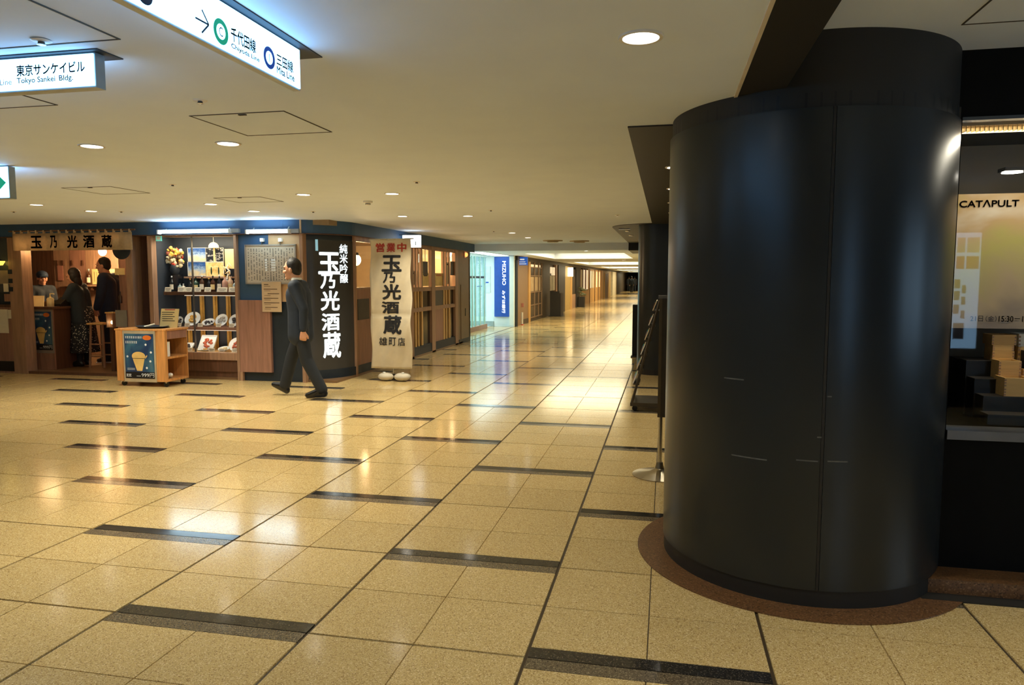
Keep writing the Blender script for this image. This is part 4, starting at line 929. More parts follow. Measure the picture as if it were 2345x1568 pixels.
# ---------------------------------------------------------------- panelled wall with menu board
pwl = struct(B('wall_shop_menu', XD1 + .01, XC0, YF + .02, YF + .10, 0, fz0, NAVYD))
zmid = FZ(585, 687); zlow = FZ(585, 851)
B('navy_panel', XD1 + .015, FX(619), YF + .0, YF + .02, zmid, fz0 + .1, NAVY, pwl); B('cream_panel', FX(619), XC0 - .02, YF - .006, YF + .02, zmid - .02, fz0 + .2, M('tan_panel', (206, 168, 124), .5, var=.05), pwl)
B('wood_panel', XD1 + .015, FX(622), YF - .05, YF + .02, zlow, zmid, WOODR, pwl); B('navy_panel', FX(622), XC0 - .02, YF + .0, YF + .02, .12, zmid - .02, NAVYD, pwl)
B('plinth', XD1 + .01, XC0, YF + .0, YF + .02, 0, .12, NAVYD, pwl); B('corner_post', XC0 - .03, XC0 + .02, YF - .05, YF + .06, 0, fz0, WOODF, pwl, bevel=.003)
B('panel_foot', XD1 + .0, XD1 + .05, YF - .05, YF + .0, 0, zlow, WOODF, pwl)
ym = YF - .03
mb_ = thing('menu_board', 'framed cream menu board with columns of small characters under a tube light', 'menu board', (FX(620), ym, FZ(620, 650)))
mx0, mx1, mz0, mz1 = P(563, 605, Y=ym).x, P(677, 605, Y=ym).x, P(620, 649, Y=ym).z, P(620, 561, Y=ym).z
B('board', mx0, mx1, ym, ym + .02, mz0, mz1, M('menu_paper', (196, 182, 160), .7, var=.05), mb_)
MB().box(mx0 - .01, mx0 + .012, ym - .008, ym + .022, mz0 - .01, mz1 + .01).box(mx1 - .012, mx1 + .01, ym - .008, ym + .022, mz0 - .01, mz1 + .01).box(mx0, mx1, ym - .008, ym + .022, mz1 - .012, mz1 + .01).box(mx0, mx1, ym - .008, ym + .022, mz0 - .01, mz0 + .012).build('frame', M('menu_frame', (170, 160, 148), .4, metal=.3), mb_)
m = MB(); m2 = MB(); q = random.Random(11); ncol = 17
for c in range(ncol):
    x = mx0 + .045 + (mx1 - mx0 - .09) * c / (ncol - 1); z = mz1 - .05
    while z > mz0 + .05:
        h = q.uniform(.008, .014)
        if q.random() < .8: m.box(x - .007, x + .007, ym - .0008, ym, z - h, z)
        z -= h + q.choice((.004, .005, .005, .02))
for c in (6.4, 8.6, 9.4):
    x = mx0 + .045 + (mx1 - mx0 - .09) * c / (ncol - 1)
    for k in range(5): m2.box(x - .017, x + .017, ym - .0018, ym - .001, mz1 - .20 - k * .036 - .026, mz1 - .20 - k * .036)
m.build('menu_text', M('grey_ink', (96, 90, 84), .7), mb_)['kind'] = 'stuff'; m2.build('white_headings', WHITE, mb_)['kind'] = 'stuff'
ys_ = YF - .065; nx0, nx1, nz0, nz1 = P(600, 680, Y=ys_).x, P(644, 680, Y=ys_).x, P(622, 714, Y=ys_).z, P(622, 645, Y=ys_).z
nt_ = thing('notice_sheet', 'tan notice sheet with horizontal lines hanging under the menu board', 'notice', ((nx0 + nx1) / 2, ys_, nz0))
B('sheet', nx0, nx1, ys_, ys_ + .01, nz0, nz1, M('tan_sheet', (206, 178, 142), .7, var=.05), nt_)
m = MB()
for k, (a_, b_) in enumerate(((.12, .35), (.1, .8), (.3, .9), (.1, .85), (.1, .9), (.15, .8))):
    z = nz1 - (k + .7) * (nz1 - nz0) / 6.6; m.box(nx0 + (nx1 - nx0) * a_, nx0 + (nx1 - nx0) * b_, ys_ - .0006, ys_, z, z + .012); m.box(nx0 + (nx1 - nx0) * .12, nx0 + (nx1 - nx0) * .45, ys_ - .0006, ys_, z - .022, z - .016)
m.build('text_lines', M('brown_ink', (110, 86, 64), .7), nt_)['kind'] = 'stuff'
for k, px in enumerate((599, 641)):
    x = P(px, 550, Y=YF - .05).x; z = P(px, 550, Y=YF - .05).z
    t = thing('clip_light', ['left white clip above the menu board', 'right white clip above the menu board'][k], 'clip', (x, YF - .05, z), group='clips above the menu board')
    B('clip_body', x - .025, x + .025, YF - .06, YF - .005, z - .02, z + .03, WHITE, t, bevel=.004); B('clip_hook', x - .006, x + .006, YF - .05, YF - .02, z - .06, z - .02, STEEL, t)
# ---------------------------------------------------------------- curved lettered corner panel
cp = thing('lettered_panel', 'curved black panel with large glowing white characters at the shop corner', 'sign', (KX, KY, 0))
def carc(name, a0, a1, r0, r1, z0, z1, mat, par, n=24):
    v = []; f = []
    for i in range(n + 1):
        a = a0 + (a1 - a0) * i / n
        for r, z in ((r0, z0), (r1, z0), (r1, z1), (r0, z1)): v.append(corner(a, r) + (z,))
    for i in range(n):
        for k in range(4): f.append((i * 4 + k, i * 4 + (k + 1) % 4, (i + 1) * 4 + (k + 1) % 4, (i + 1) * 4 + k))
    f += [(0, 3, 2, 1), tuple(n * 4 + k for k in (0, 1, 2, 3))]
    return MB().add(v, f, True).build(name, mat, par)
A0, A1 = -66, -4
PZ0, PZ1 = .16, 2.05
carc('panel', A0, A1, KR - .03, KR, PZ0, PZ1, M('black_gloss_panel', (66, 65, 64), .22, var=.1, ns=2), cp)
carc('kick', A0, A1, KR - .03, KR + .02, 0, PZ0, NAVYD, cp); carc('head', A0, A1, KR - .03, KR - .005, PZ1, fz0, NAVYD, cp)
for a in (A0 - 2, A1 + 1.5): c_, s_ = math.cos(R(a)), math.sin(R(a)); MB().obox((KX + KR * c_, KY + KR * s_, fz0 / 2), (c_ * .035, s_ * .035, 0), (-s_ * .022, c_ * .022, 0), (0, 0, fz0 / 2)).build('frame_post', WOODF, cp)
GLOW = M('letter_glow', (240, 248, 250), .4, emit=1.1, ecol=(.86, .97, 1.), var=.01)
def bend(u, v): a = R(u) ; return (KX + (KR + .007) * math.cos(a), KY + (KR + .007) * math.sin(a), v)
def ang(px, py):            # angle on the cylinder seen at a pixel
    best = min(range(-900, 300), key=lambda k: abs(proj((KX + KR * math.cos(R(k / 10)), KY + KR * math.sin(R(k / 10)), 1.2))[0] - px)); return best / 10
def rz(px, py): a = R(ang(px, py)); d = P(px, py, Y=KY + KR * math.sin(a)); return d.z
items = []
for ch, a_, b_, t_, bt_ in zip('玉乃光酒蔵', (730, 734, 734, 735, 737), (779, 768, 777, 776, 778), (577, 627, 665, 717, 760), (628, 661, 711, 757, 820)):
    items.append((ch, ang(a_, 650), ang(b_, 650), rz(752, bt_), rz(752, t_), .026))
for k, ch in enumerate('純米吟醸'):
    items.append((ch, ang(779, 600), ang(797, 600), rz(788, 558 + (k + 1) * 22.5), rz(788, 559 + k * 22.5), .012))
for it in items: lettering('glowing_character', [it], bend, GLOW, cp, step=.04, us=KR * math.pi / 180)
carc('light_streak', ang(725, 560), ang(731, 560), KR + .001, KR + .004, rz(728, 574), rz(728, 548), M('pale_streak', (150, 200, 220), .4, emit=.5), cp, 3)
# ---------------------------------------------------------------- side wall along the corridor
XSW = XSIDE
def SYp(px, py=680): return P(px, py, X=XSW).y
def SZ(px, py): return P(px, py, X=XSW).z
y0s = KY + .02
sw = struct(B('wall_shop_side', XSW - .05, XSW, y0s, SYp(942), .0, 1.33, WOODR))
B('kick_board', XSW, XSW + .012, y0s, SYp(1048), 0, .16, NAVYD, sw); B('dark_hatch', XSW, XSW + .01, SYp(818), SYp(844), .86, 1.18, M('charcoal_plate', (70, 66, 62), .5), sw)
B('top_rail', XSW - .05, XSW + .01, y0s, SYp(942), 1.33, 1.36, WOODF, sw); B('head_rail', XSW - .05, XSW + .01, y0s, SYp(1048), 2.06, 2.13, WOODF, sw)
B('post', XSW - .05, XSW + .02, SYp(936), SYp(945), 0, 2.13, WOODF, sw); B('post', XSW - .05, XSW + .02, SYp(987), SYp(995), 0, 2.13, WOODF, sw); B('post', XSW - .05, XSW + .02, SYp(1041), SYp(1048), 0, 2.13, WOODF, sw)
struct(B('window_2', XSW - .03, XSW - .022, y0s, SYp(936), 1.36, 2.06, GLASS))
DKG = M('dark_glass', (44, 42, 40), .1, spec=.6)
def lattice(nm, pa, pb, slats, wide):
    ya, yb = SYp(pa), SYp(pb); d = struct(B(nm, XSW - .03, XSW - .024, ya, yb, 1.30, 2.06, GLASS))
    B('mid_rail', XSW - .05, XSW + .01, ya, yb, 1.25, 1.33, WOODF, d); B('lower_rail', XSW - .05, XSW + .01, ya, yb, .86, .94, WOODF, d); B('kick_rail', XSW - .05, XSW + .008, ya, yb, .12, .2, NAVYD, d)
    B('dark_glass', XSW - .04, XSW - .03, ya, yb, .2, 1.25, DKG, d)
    if wide: B('wood_panel', XSW - .03, XSW - .002, SYp(wide[0]), SYp(wide[1]), .2, .86, WOODR, d); B('wood_panel', XSW - .03, XSW - .002, SYp(wide[0]), SYp(wide[1]), .94, 1.25, M('charcoal_plate', (70, 66, 62), .5), d)
    for px, pw in slats:
        for z0, z1 in ((.2, .86), (.94, 1.25), (1.33, 2.06)): B('slat', XSW - .04, XSW + .004, SYp(px), SYp(px + pw), z0, z1, WOODP if z1 < 2 else WOODF, d)
lattice('door_1', 945, 987, ((950, 3), (957, 2.5), (965, 3)), None); lattice('door_2', 995, 1041, ((1015, 3), (1021, 2.5), (1028, 2.5)), (996, 1015))
gp = struct(B('wall_shop_end', XSW - .3, XSW + .01, SYp(1049), YE, 0, 2.13, M('taupe_wall', (136, 112, 88), .5, var=.05)))
B('service_door', XSW + .01, XSW + .02, SYp(1054), SYp(1070), .1, 1.35, M('taupe_wall', (136, 112, 88), .5), gp); B('door_pull', XSW + .02, XSW + .03, SYp(1063), SYp(1064), .62, .8, BLACKD, gp); B('edge_strip', XSW + .01, XSW + .02, YE - .06, YE, 0, 2.13, BLACKD, gp)
B('kick_board', XSW + .01, XSW + .02, SYp(1049), YE - .06, 0, .1, NAVYD, gp)
q = P(1067, 583, X=XSW + .04)
t = thing('alarm_lamp', 'small glowing red alarm lamp high on the end wall of the restaurant', 'lamp', (XSW + .03, q.y, q.z))
MB().ell((XSW + .05, q.y, q.z), (.035, .05, .05)).build('dome', M('alarm_red', (255, 110, 50), .4, emit=3., ecol=(1, .25, .06)), t); B('base_plate', XSW + .02, XSW + .03, q.y - .07, q.y + .07, q.z - .07, q.z + .07, TRIMW, t)
# projecting lit sign
yy = P(940, 550, X=XSW + .25).y
q0, q1 = P(922, 566, Y=yy), P(960, 538, Y=yy)
t = thing('projecting_sign', 'small bright white lit sign projecting above the banner', 'sign', (q0.x, yy, q0.z))
B('lit_face', q0.x, q1.x, yy, yy + .10, q0.z, q1.z, M('white_lit', (255, 255, 255), .4, emit=2.2, ecol=(.95, 1, 1)), t)
B('bracket', XSW - .03, q0.x + .05, yy + .04, yy + .06, q1.z, q1.z + .02, STEEL, t)
MB().box(q0.x + .03, q1.x - .10, yy - .002, yy - .0005, q1.z - .07, q1.z - .05).build('faint_line', M('faint_mark', (206, 210, 206), .5), t); MB().box(q1.x - .075, q1.x - .06, yy - .002, yy - .0005, q0.z + .03, q0.z + .10).build('faint_mark', GREYT, t)
# warm dining room behind the side windows
pendant('pendant_lamp', 'long white glowing lamp behind the first side window', P(815, 595, X=-5.3).x, P(815, 595, X=-5.3).y, P(815, 595, X=-5.3).z, 60, .09)
for k, (px, py) in enumerate(((940, 590), (958, 590), (1026, 586))):
    q = P(px, py, X=-5.2 - .1 * k); q.y = min(q.y, 15.7); q.x = P(px, py, Y=q.y).x; pendant('pendant_lamp', ['globe lamp behind the lattice beside the banner', 'tall globe lamp behind the first lattice door', 'globe lamp behind the second lattice door'][k], q.x, q.y, q.z, 34, .09)
for k, (px0, px1, py0, py1, m) in enumerate(((944, 953, 620, 652, PAPER), (967, 981, 625, 655, WARMP), (994, 1015, 625, 655, WARMP), (1020, 1030, 600, 650, PAPER))):
    ya, yb = P(px0, 640, X=XSW - .02).y, P(px1, 640, X=XSW - .02).y
    t = thing('window_notice', ['narrow white notice inside the first lattice door', 'cream notice inside the first lattice door, right pane', 'large cream notice inside the second lattice door', 'narrow pale notice inside the second lattice door'][k], 'notice', (XSW - .02, ya, SZ(px0, py1)), group='notices in the lattice doors')
    B('sheet', XSW - .022, XSW - .015, ya, yb, SZ(px0, py1), SZ(px0, py0), m, t); B('heading', XSW - .015, XSW - .014, ya + (yb - ya) * .2, yb - (yb - ya) * .2, SZ(px0, py0) - .06, SZ(px0, py0) - .03, PORG if k == 2 else INK, t)
for k, (px0, px1) in enumerate(((968, 979), (1031, 1040))):
    ya, yb = P(px0, 610, X=XSW - .02).y, P(px1, 610, X=XSW - .02).y
    t = thing('dark_plaque', ['dark grey plaque in the upper pane of the first lattice door', 'dark grey plaque in the upper pane of the second lattice door'][k], 'sign', (XSW - .02, ya, SZ(px0, 630)), group='plaques in the lattice doors')
    B('plate', XSW - .022, XSW - .012, ya, yb, SZ(px0, 630), SZ(px0, 598), M('slate_plate', (70, 62, 54), .5), t); B('hook', XSW - .02, XSW - .015, (ya + yb) / 2 - .01, (ya + yb) / 2 + .01, SZ(px0, 598), 2.06, BLACKD, t)
# ================================================================ TROLLEY
a = P(281, 886, Z=0); YT = 8.70
tx0, tx1 = P(268, 815, Y=YT).x, P(382, 815, Y=YT).x
tz0 = max(.075, P(325, 878, Y=YT).z); tz1 = P(325, 753, Y=YT).z
TD = .46; tx1 = tx0 + .60
tx1 = P(381, 815, Y=YT).x
tr = thing('wooden_trolley', 'wooden trolley on castors with a drinks poster on its front', 'trolley', ((tx0 + tx1) / 2, YT + TD / 2, 0))
B('front_panel', tx0, tx1, YT, YT + .025, tz0, tz1 - .025, WOODC, tr); B('back_panel', tx0, tx1, YT + TD - .02, YT + TD, tz0, tz1 - .025, WOODC, tr)
B('top', tx0 - .015, tx1 + .015, YT - .015, YT + TD + .015, tz1 - .025, tz1, WOODC, tr, bevel=.003)
B('side_panel', tx0, tx0 + .02, YT + .025, YT + TD - .02, tz0, tz1 - .025, WOODC, tr)
B('shelf', tx0 + .02, tx1, YT + .025, YT + TD - .02, tz0, tz0 + .03, WOODC, tr); B('shelf', tx0 + .02, tx1, YT + .025, YT + TD - .02, (tz0 + tz1) / 2 - .05, (tz0 + tz1) / 2 - .02, WOODC, tr)
B('apron', tx1 - .02, tx1, YT + .025, YT + TD - .02, tz1 - .14, tz1 - .025, WOODR, tr)
for k in range(2): B('stile', tx0 if k == 0 else tx1 - .12, tx0 + .10 if k == 0 else tx1, YT - .012, YT, tz0, tz1 - .025, WOODC, tr)
cup_poster(tr, P(284, 815, Y=YT).x, P(358, 815, Y=YT).x, P(320, 874, Y=YT).z, P(320, 752, Y=YT).z - .03, YT - .0, SILV)
for dx, dy in ((.06, .05), (-.05, .05), (.06, TD - .06), (-.05, TD - .06)):
    x = (tx0 if dx > 0 else tx1) + dx; y = YT + dy
    w = MB().lathe([(.0, -.012), (.034, -.012), (.034, .012), (0, .012)], (0, 0, 0), 18).build('castor', BLACKD); w.rotation_euler = (R(90), 0, R(20)); w.location = (x, y, .034); w2 = w
    adopt(w, tr)
    MB().box(x - .016, x + .016, y - .016, y + .016, .05, tz0 + .001).build('castor_fork', STEEL, tr)
t = thing('serving_tray', 'dark oval tray lying on top of the trolley', 'tray', ((tx0 + tx1) / 2, YT + .2, tz1))
MB().lathe([(0, .004), (.18, .004), (.235, .03), (.23, .034), (.17, .012), (0, .012)], ((tx0 + tx1) / 2 + .03, YT + .2, tz1 - .003), 36, sx=1., sy=.75).build('tray_dish', MBk, t)
MB().tube([((tx0 + tx1) / 2 - .05, YT + .14, tz1 + .02), ((tx0 + tx1) / 2 + .06, YT + .22, tz1 + .055)], .012, 8).build('tongs', PAPER, t)
xa = P(362, 725, Y=YT + .3).x; xb = P(405, 725, Y=YT + .3).x; za = tz1; zb_ = P(385, 707, Y=YT + .3).z
t = thing('card_sign', 'tan card sign with small lettering standing on the trolley', 'sign', ((xa + xb) / 2, YT + .3, tz1))
MB().prism([(xa, za), (xb - .02, za), (xb + .02, zb_), (xa + .04, zb_)], YT + .32, YT + .335, 'y').build('card', M('tan_card', (206, 186, 132), .7, var=.06), t)
MB().prism([(xa + .10, zb_ - .02), (xb - .04, zb_ - .02), (xb - .04, zb_ - .003), (xa + .10, zb_ - .003)], YT + .3185, YT + .32, 'y').build('red_strip', M('red_strip', (170, 90, 76), .6), t)
m = MB()
for k in range(5): m.box(xa + .05, xb - .05 - .03 * (k % 2), YT + .319, YT + .3198, zb_ - .055 - k * .03, zb_ - .046 - k * .03)
m.build('text_lines', INK, t)['kind'] = 'stuff'; B('card_stand', xa + .04, xb - .04, YT + .335, YT + .38, za, za + .02, WOODD, t)
t = thing('white_carton', 'white carton on the upper shelf of the trolley', 'carton', (tx1 - .1, YT + .08, (tz0 + tz1) / 2))
zc_ = (tz0 + tz1) / 2 - .02
B('carton_body', tx1 - .16, tx1 - .03, YT + .05, YT + .12, zc_, zc_ + .20, WHITE, t, bevel=.003); B('flap', tx1 - .16, tx1 - .03, YT + .05, YT + .12, zc_ + .20, zc_ + .205, PAPER, t)
t = thing('cloth_bundle', 'crumpled white cloth on the lower shelf of the trolley', 'cloth', (tx1 - .1, YT + .12, tz0 + .03))
for k in range(5): MB().ell((tx1 - .08 - .03 * (k % 3), YT + .08 + .03 * k, tz0 + .055 + .02 * (k % 2)), (.04, .03, .03), 9, 6).build('fold', WHITE, t)
# ================================================================ BANNER
YBN = 9.92
bx0, bx1 = P(849, 700, Y=YBN).x, P(942, 700, Y=YBN).x; bz0, bz1 = P(895, 844, Y=YBN).z, P(895, 547, Y=YBN).z
bn = thing('banner_stand', 'tall cream cloth banner with red and black characters on a weighted base', 'banner', ((bx0 + bx1) / 2, YBN + .05, 0))
BCL = M('banner_cloth', (204, 190, 162), .85, var=.08, ns=5, bump=.25)
v = []; f = []; nu, nv = 24, 60
def bdepth(s, t_): return .012 * math.sin(5.1 * s + 9 * t_) + .010 * math.sin(13 * t_ + 2 * s) + .012 * math.exp(-((t_ - .58) / .02) ** 2) + .006 * math.sin(23 * (s + t_))
for j in range(nv + 1):
    for i in range(nu + 1):
        s, t_ = i / nu, j / nv; ed = .010 * math.sin(17 * t_) * (1 if i in (0, nu) else 0)
        v.append((bx0 + (bx1 - bx0) * s + ed, YBN + bdepth(s, t_), bz1 + (bz0 - bz1) * t_))
for j in range(nv):
    for i in range(nu): f.append((j * (nu + 1) + i, (j + 1) * (nu + 1) + i, (j + 1) * (nu + 1) + i + 1, j * (nu + 1) + i + 1))
o = MB().add(v, f, True).build('cloth', BCL, bn); md = o.modifiers.new('thick', 'SOLIDIFY'); md.thickness = .002
def bplace(u, v_): return (u, YBN - .005 + bdepth((u - bx0) / (bx1 - bx0), (v_ - bz1) / (bz0 - bz1)), v_)
def bb(a_, b_, t_, l_): return (P(a_, 700, Y=YBN).x, P(b_, 700, Y=YBN).x, P(895, l_, Y=YBN).z, P(895, t_, Y=YBN).z)
RED = M('red_ink', (170, 52, 38), .7)
for c, a_, b_ in (('営', 862, 882), ('業', 887, 907), ('中', 912, 933)): lettering('red_character', [(c,) + bb(a_, b_, 556, 577) + (.03,)], bplace, RED, bn, step=.03)
for c, a_, b_, t_, l_ in (('玉', 876, 922, 584, 622), ('乃', 879, 907, 623, 648), ('光', 877, 918, 650, 686), ('酒', 874, 913, 690, 718), ('蔵', 877, 920, 722, 765)): lettering('brush_character', [(c,) + bb(a_, b_, t_, l_) + (.035,)], bplace, INK, bn, step=.03)
for c, a_, b_ in (('雄', 867, 886), ('町', 890, 907), ('店', 911, 928)): lettering('branch_character', [(c,) + bb(a_, b_, 772, 791) + (.012,)], bplace, INK, bn, step=.03)
bxc = (bx0 + bx1) / 2
MB().tube([(bxc, YBN + .06, .06), (bxc, YBN + .06, bz1 - .01)], .011, 10).build('pole', STEEL, bn); MB().tube([(bx0 - .01, YBN + .02, bz1), (bx1 + .01, YBN + .02, bz1)], .007, 8).build('cross_bar', STEEL, bn)
MB().tube([(bxc, YBN + .06, bz1 - .01), (bxc, YBN + .02, bz1)], .008, 6).build('bar_joint', STEEL, bn)
TANK = M('tank_plastic', (206, 196, 176), .5, var=.05)
for s in (-1, 1):
    c = Vector((bxc + s * .125 + .02, YBN + .05, .062)); mb = MB(); mb.ell(c, (.125, .12, .062), 20, 10)
    mb.v = [(x, y, min(max(z, .004), .12)) for x, y, z in mb.v]
    mb.build('water_weight', TANK, bn, bevel=0.); MB().lathe([(0, .015), (.02, .015), (.022, 0)], (c.x + s * .02, c.y - .04, .117), 12).build('weight_cap', WHITE, bn)
B('base_clamp', bxc - .02, bxc + .06, YBN + .03, YBN + .09, .01, .1, BLACKD, bn)
# ================================================================ FLOOR SIGN STAND beside the column
g = P(1511, 1086, Z=0); gx, gy = -.022, 5.55
ss = thing('sign_stand', 'slim steel sign stand with round foot beside the round column', 'sign stand', (gx, gy, 0))
MB().lathe([(0, .0), (.205, .0), (.205, .006), (.15, .018), (.07, .032), (.035, .055), (.024, .10), (0, .10)], (gx, gy, 0), 44).build('foot', M('warm_steel', (176, 164, 140), .28, metal=.9), ss)
MB().tube([(gx, gy, .09), (gx, gy, 1.36)], .017, 14).build('pole', STEEL, ss)
DSG = M('sign_board_grey', (86, 78, 66), .35, metal=.4)
B('board', gx - .005, gx + .36, gy - .04, gy - .02, P(1511, 953, Y=gy).z, 1.355, DSG, ss, bevel=.003)
B('board_edge', gx - .022, gx + .0, gy - .045, gy + .02, P(1511, 953, Y=gy).z, 1.35, M('bronze_edge', (120, 106, 84), .35, metal=.7), ss)
B('top_clip', gx - .03, gx + .10, gy - .05, gy + .025, 1.35, 1.372, STEEL, ss); B('clip_tongue', gx + .05, gx + .09, gy - .052, gy - .04, 1.24, 1.35, CHROME, ss)
# ================================================================ BROCHURE RACK
ry = 8.2; rx = P(1440, 935, Z=0).x
rk = thing('brochure_rack', 'dark sloping brochure rack on castors beside the round column', 'rack', (0., 8.5, 0))
RKM = M('rack_metal', (66, 58, 46), .4, metal=.3)
bx = P(1443, 930, Y=ry).x
MB().box(bx, .75, ry, ry + .55, .06, .10).build('base', RKM, rk); 
top = Vector((P(1512, 735, Y=ry + .3).x + .05, ry + .3, 1.24)); 
for y in (ry + .02, ry + .50): MB().tube([(bx + .02, y, .10), (top.x - .06, y, 1.24)], .014, 8).build('rail', RKM, rk); MB().tube([(.62, y, .10), (top.x - .06, y, 1.24)], .014, 8).build('rail', RKM, rk)
for x in (bx + .05, .68):
    for y in (ry + .05, ry + .48): w = MB().lathe([(0, -.012), (.03, -.012), (.03, .012), (0, .012)], (0, 0, 0), 14).build('castor', BLACKD); w.rotation_euler = (R(90), 0, 0); w.location = (x, y, .031); adopt(w, rk)
LEAF = [M('leaflet_white', (236, 232, 222), .6, var=.1), M('leaflet_tan', (220, 200, 160), .6, var=.1)]
for k in range(6):
    u = .20 + k * .145; c = Vector((bx + .02, ry, .10)).lerp(Vector((top.x - .06, ry, 1.24)), u)
    B('pocket', c.x - .045, c.x + .02, ry + .02, ry + .50, c.z - .03, c.z - .015, RKM, rk)
    for j in range(3):
        lf = thing('leaflet', 'leaflet %s from the front in the %s row from the bottom of the rack' % (ORD[j], ORD[k]), 'leaflet', (c.x, ry + .1 + .14 * j, c.z), group='leaflets in the brochure rack')
        MB().obox((c.x - .03, ry + .10 + .14 * j, c.z + .04), (.005, 0, .001), (0, .055, 0), (.022, 0, .055)).build('folded_sheet', LEAF[(k + j) % 2], lf)
        MB().obox((c.x - .038, ry + .10 + .14 * j, c.z + .05), (.001, 0, .0004), (0, .045, 0), (.010, 0, .025)).build('picture', [PORG, BLUE, GREEN][j], lf)
# second, rounded black pillar
pl = thing('rounded_pillar', 'black pillar with a rounded edge standing beyond the brochure rack', 'column', (.6, 12.2, 0))
pts = [(2.4, 11.35)] + [(2.4, 13.2), (-.43, 13.2)]
for k in range(9): a = R(180 + 90 * k / 8); pts.append((-.43 + .28 + .28 * math.cos(a), 11.63 + .28 * math.sin(a)))
mb = MB().prism(pts, .08, 2.322); mb.sm = [False, False] + [True] * (len(mb.f) - 2); mb.build('cladding', BLACKM, pl)
MB().prism([(x, y) for x, y in pts], .0, .08).build('skirting', BLACKP, pl)
tr_ = thing('ceiling_track', 'small metal track fitting in the far black soffit', 'track light', (-.45, 12.6, ZC - .01))
q0, q1 = P(1417, 524, Z=ZC - .012), P(1443, 524, Z=ZC - .012); MB().box(q0.x, q1.x, q0.y, q0.y + .05, ZC - .022, ZC - .0085).build('track', STEEL, tr_)
for px, py in ((1437, 529), (1445, 539)): q = P(px, py, Z=ZC - .012); MB().lathe([(0, -.012), (.04, -.012), (.05, 0)], (q.x, q.y, ZC - .0085), 14).build('fitting', STEEL, tr_)
sm_ = thing('low_sign', 'low dark board at the foot of the far black pillar', 'sign', (-.55, 14.3, 0))
q0 = P(1448, 760, Y=14.); B('board', q0.x, q0.x + .1, 14.0, 14.05, .02, 1.0, BLACKD, sm_); B('foot', q0.x - .02, q0.x + .16, 13.9, 14.15, 0, .02, BLACKD, sm_)
# ================================================================ BANK recess
BW = M('bank_white', (226, 238, 236), .5, var=.02); BGL = glass('bank_glass', (.86, .96, .94), .02, 1.5)
YK2 = 22.05
struct(B('wall_bank_back', -9, P(1178, 700, Y=YK2).x, YK2, YK2 + .1, 0, 2.2, BW)); struct(B('wall_bank_left', -9.1, -9, YE + .02, YK2, 0, 2.2, BW)); struct(B('wall_bank_near', -9, XSW - .3, YE - .08, YE + .02, 0, 2.2, BW))
struct(B('floor_bank', -9, -5.35, YE + .02, YK2, .0005, .012, M('bank_floor', (206, 216, 214), .3)))
struct(B('trim_13', -4.60, -4.575, YE + .05, YK2, .0002, .004, BLACKD))
XG = -5.30
gf = struct(B('window_3', XG - .008, XG, YE + .1, P(1113, 680, X=XG).y, .14, 2.16, BGL))
B('sill', XG - .08, XG + .04, YE + .03, P(1113, 680, X=XG).y, 0, .13, M('brown_sill', (150, 116, 96), .4), gf); B('head_frame', XG - .03, XG + .02, YE + .03, P(1113, 680, X=XG).y, 2.12, 2.2, M('mint_frame', (168, 206, 198), .3), gf)
MINT = M('mint_frame', (168, 206, 198), .3)
for px in (1080, 1087, 1098, 1108): y = P(px, 680, X=XG).y; B('mullion', XG - .02, XG + .015, y, y + .10, .13, 2.12, MINT, gf)
B('black_band', XG, XG + .006, 17.4, P(1111, 680, X=XG).y, 1.50, 1.56, BLACKD, gf)
B('print_lines', XG, XG + .004, P(1092, 680, X=XG).y, P(1104, 680, X=XG).y, 1.26, 1.275, BLUE, gf)
t = thing('bank_ceiling_light', 'bright white light panel in the ceiling inside the bank', 'light', (-7., 19.2, 2.19))
B('panel', -8.5, -5.6, 17., 21.6, 2.17, 2.185, M('bank_glow', (255, 255, 255), .4, emit=3.2, ecol=(.74, .96, 1.)), t); B('panel_frame', -8.55, -5.55, 16.95, 21.65, 2.185, 2.199, WHITE, t)
t = thing('entrance_light', 'bright white light strip over the bank entrance', 'light', (-5., 20.5, 2.19))
B('panel', -5.15, -4.75, 18.5, 21.9, 2.18, 2.19, M('bank_glow', (255, 255, 255), .4), t); B('panel_frame', -5.18, -4.72, 18.45, 21.95, 2.19, 2.199, WHITE, t)
YSG = YK2 - .06
sg = thing('bank_sign', 'tall blue bank sign with white vertical lettering', 'sign', (P(1150, 700, Y=YSG).x, YSG, P(1150, 725, Y=YSG).z))
s0, s1_, z0, z1 = P(1132, 650, Y=YSG).x, P(1167, 650, Y=YSG).x, P(1150, 725, Y=YSG).z, P(1150, 588, Y=YSG).z
B('panel', s0, s1_, YSG, YSG + .05, z0, z1, M('bank_blue', (30, 74, 160), .4, emit=.25), sg)
SWH = M('sign_white', (236, 240, 244), .4, emit=.5)
def rot(u, v_): return (s0 + (s1_ - s0) * (.5 + v_), YSG - .003, z1 - u)
sm = (z1 - z0)
vs, fs = fit('MIZUHO', sm * .07, sm * .47, .02, .26, .015); MB().add([rot(u, v_) for u, v_ in vs], fs).build('latin_name', SWH, sg)
vs, fs = fit('みずほ銀行', sm * .56, sm * .94, .0, .22, .02); MB().add([rot(u, v_) for u, v_ in vs], fs).build('bank_name', SWH, sg)
w0, w1 = P(1168, 650, Y=YSG).x, P(1178, 650, Y=YSG).x; struct(B('trim_14', w0, w1, YSG - .1, YK2, 0, 2.18, BW))
q0, q1 = P(1113, 600, Y=YK2), P(1123, 670, Y=YK2); t = thing('wall_panel', 'pale outlined rate board on the white bank wall', 'board', (q0.x, YK2, q1.z))
B('plate', q0.x - .05, q1.x, YK2 - .02, YK2, q1.z, P(1118, 610, Y=YK2).z, M('pale_plate', (206, 226, 222), .4), t); B('mark', q0.x, q1.x - .05, YK2 - .023, YK2 - .02, q1.z + .3, q1.z + .34, BLUE, t)
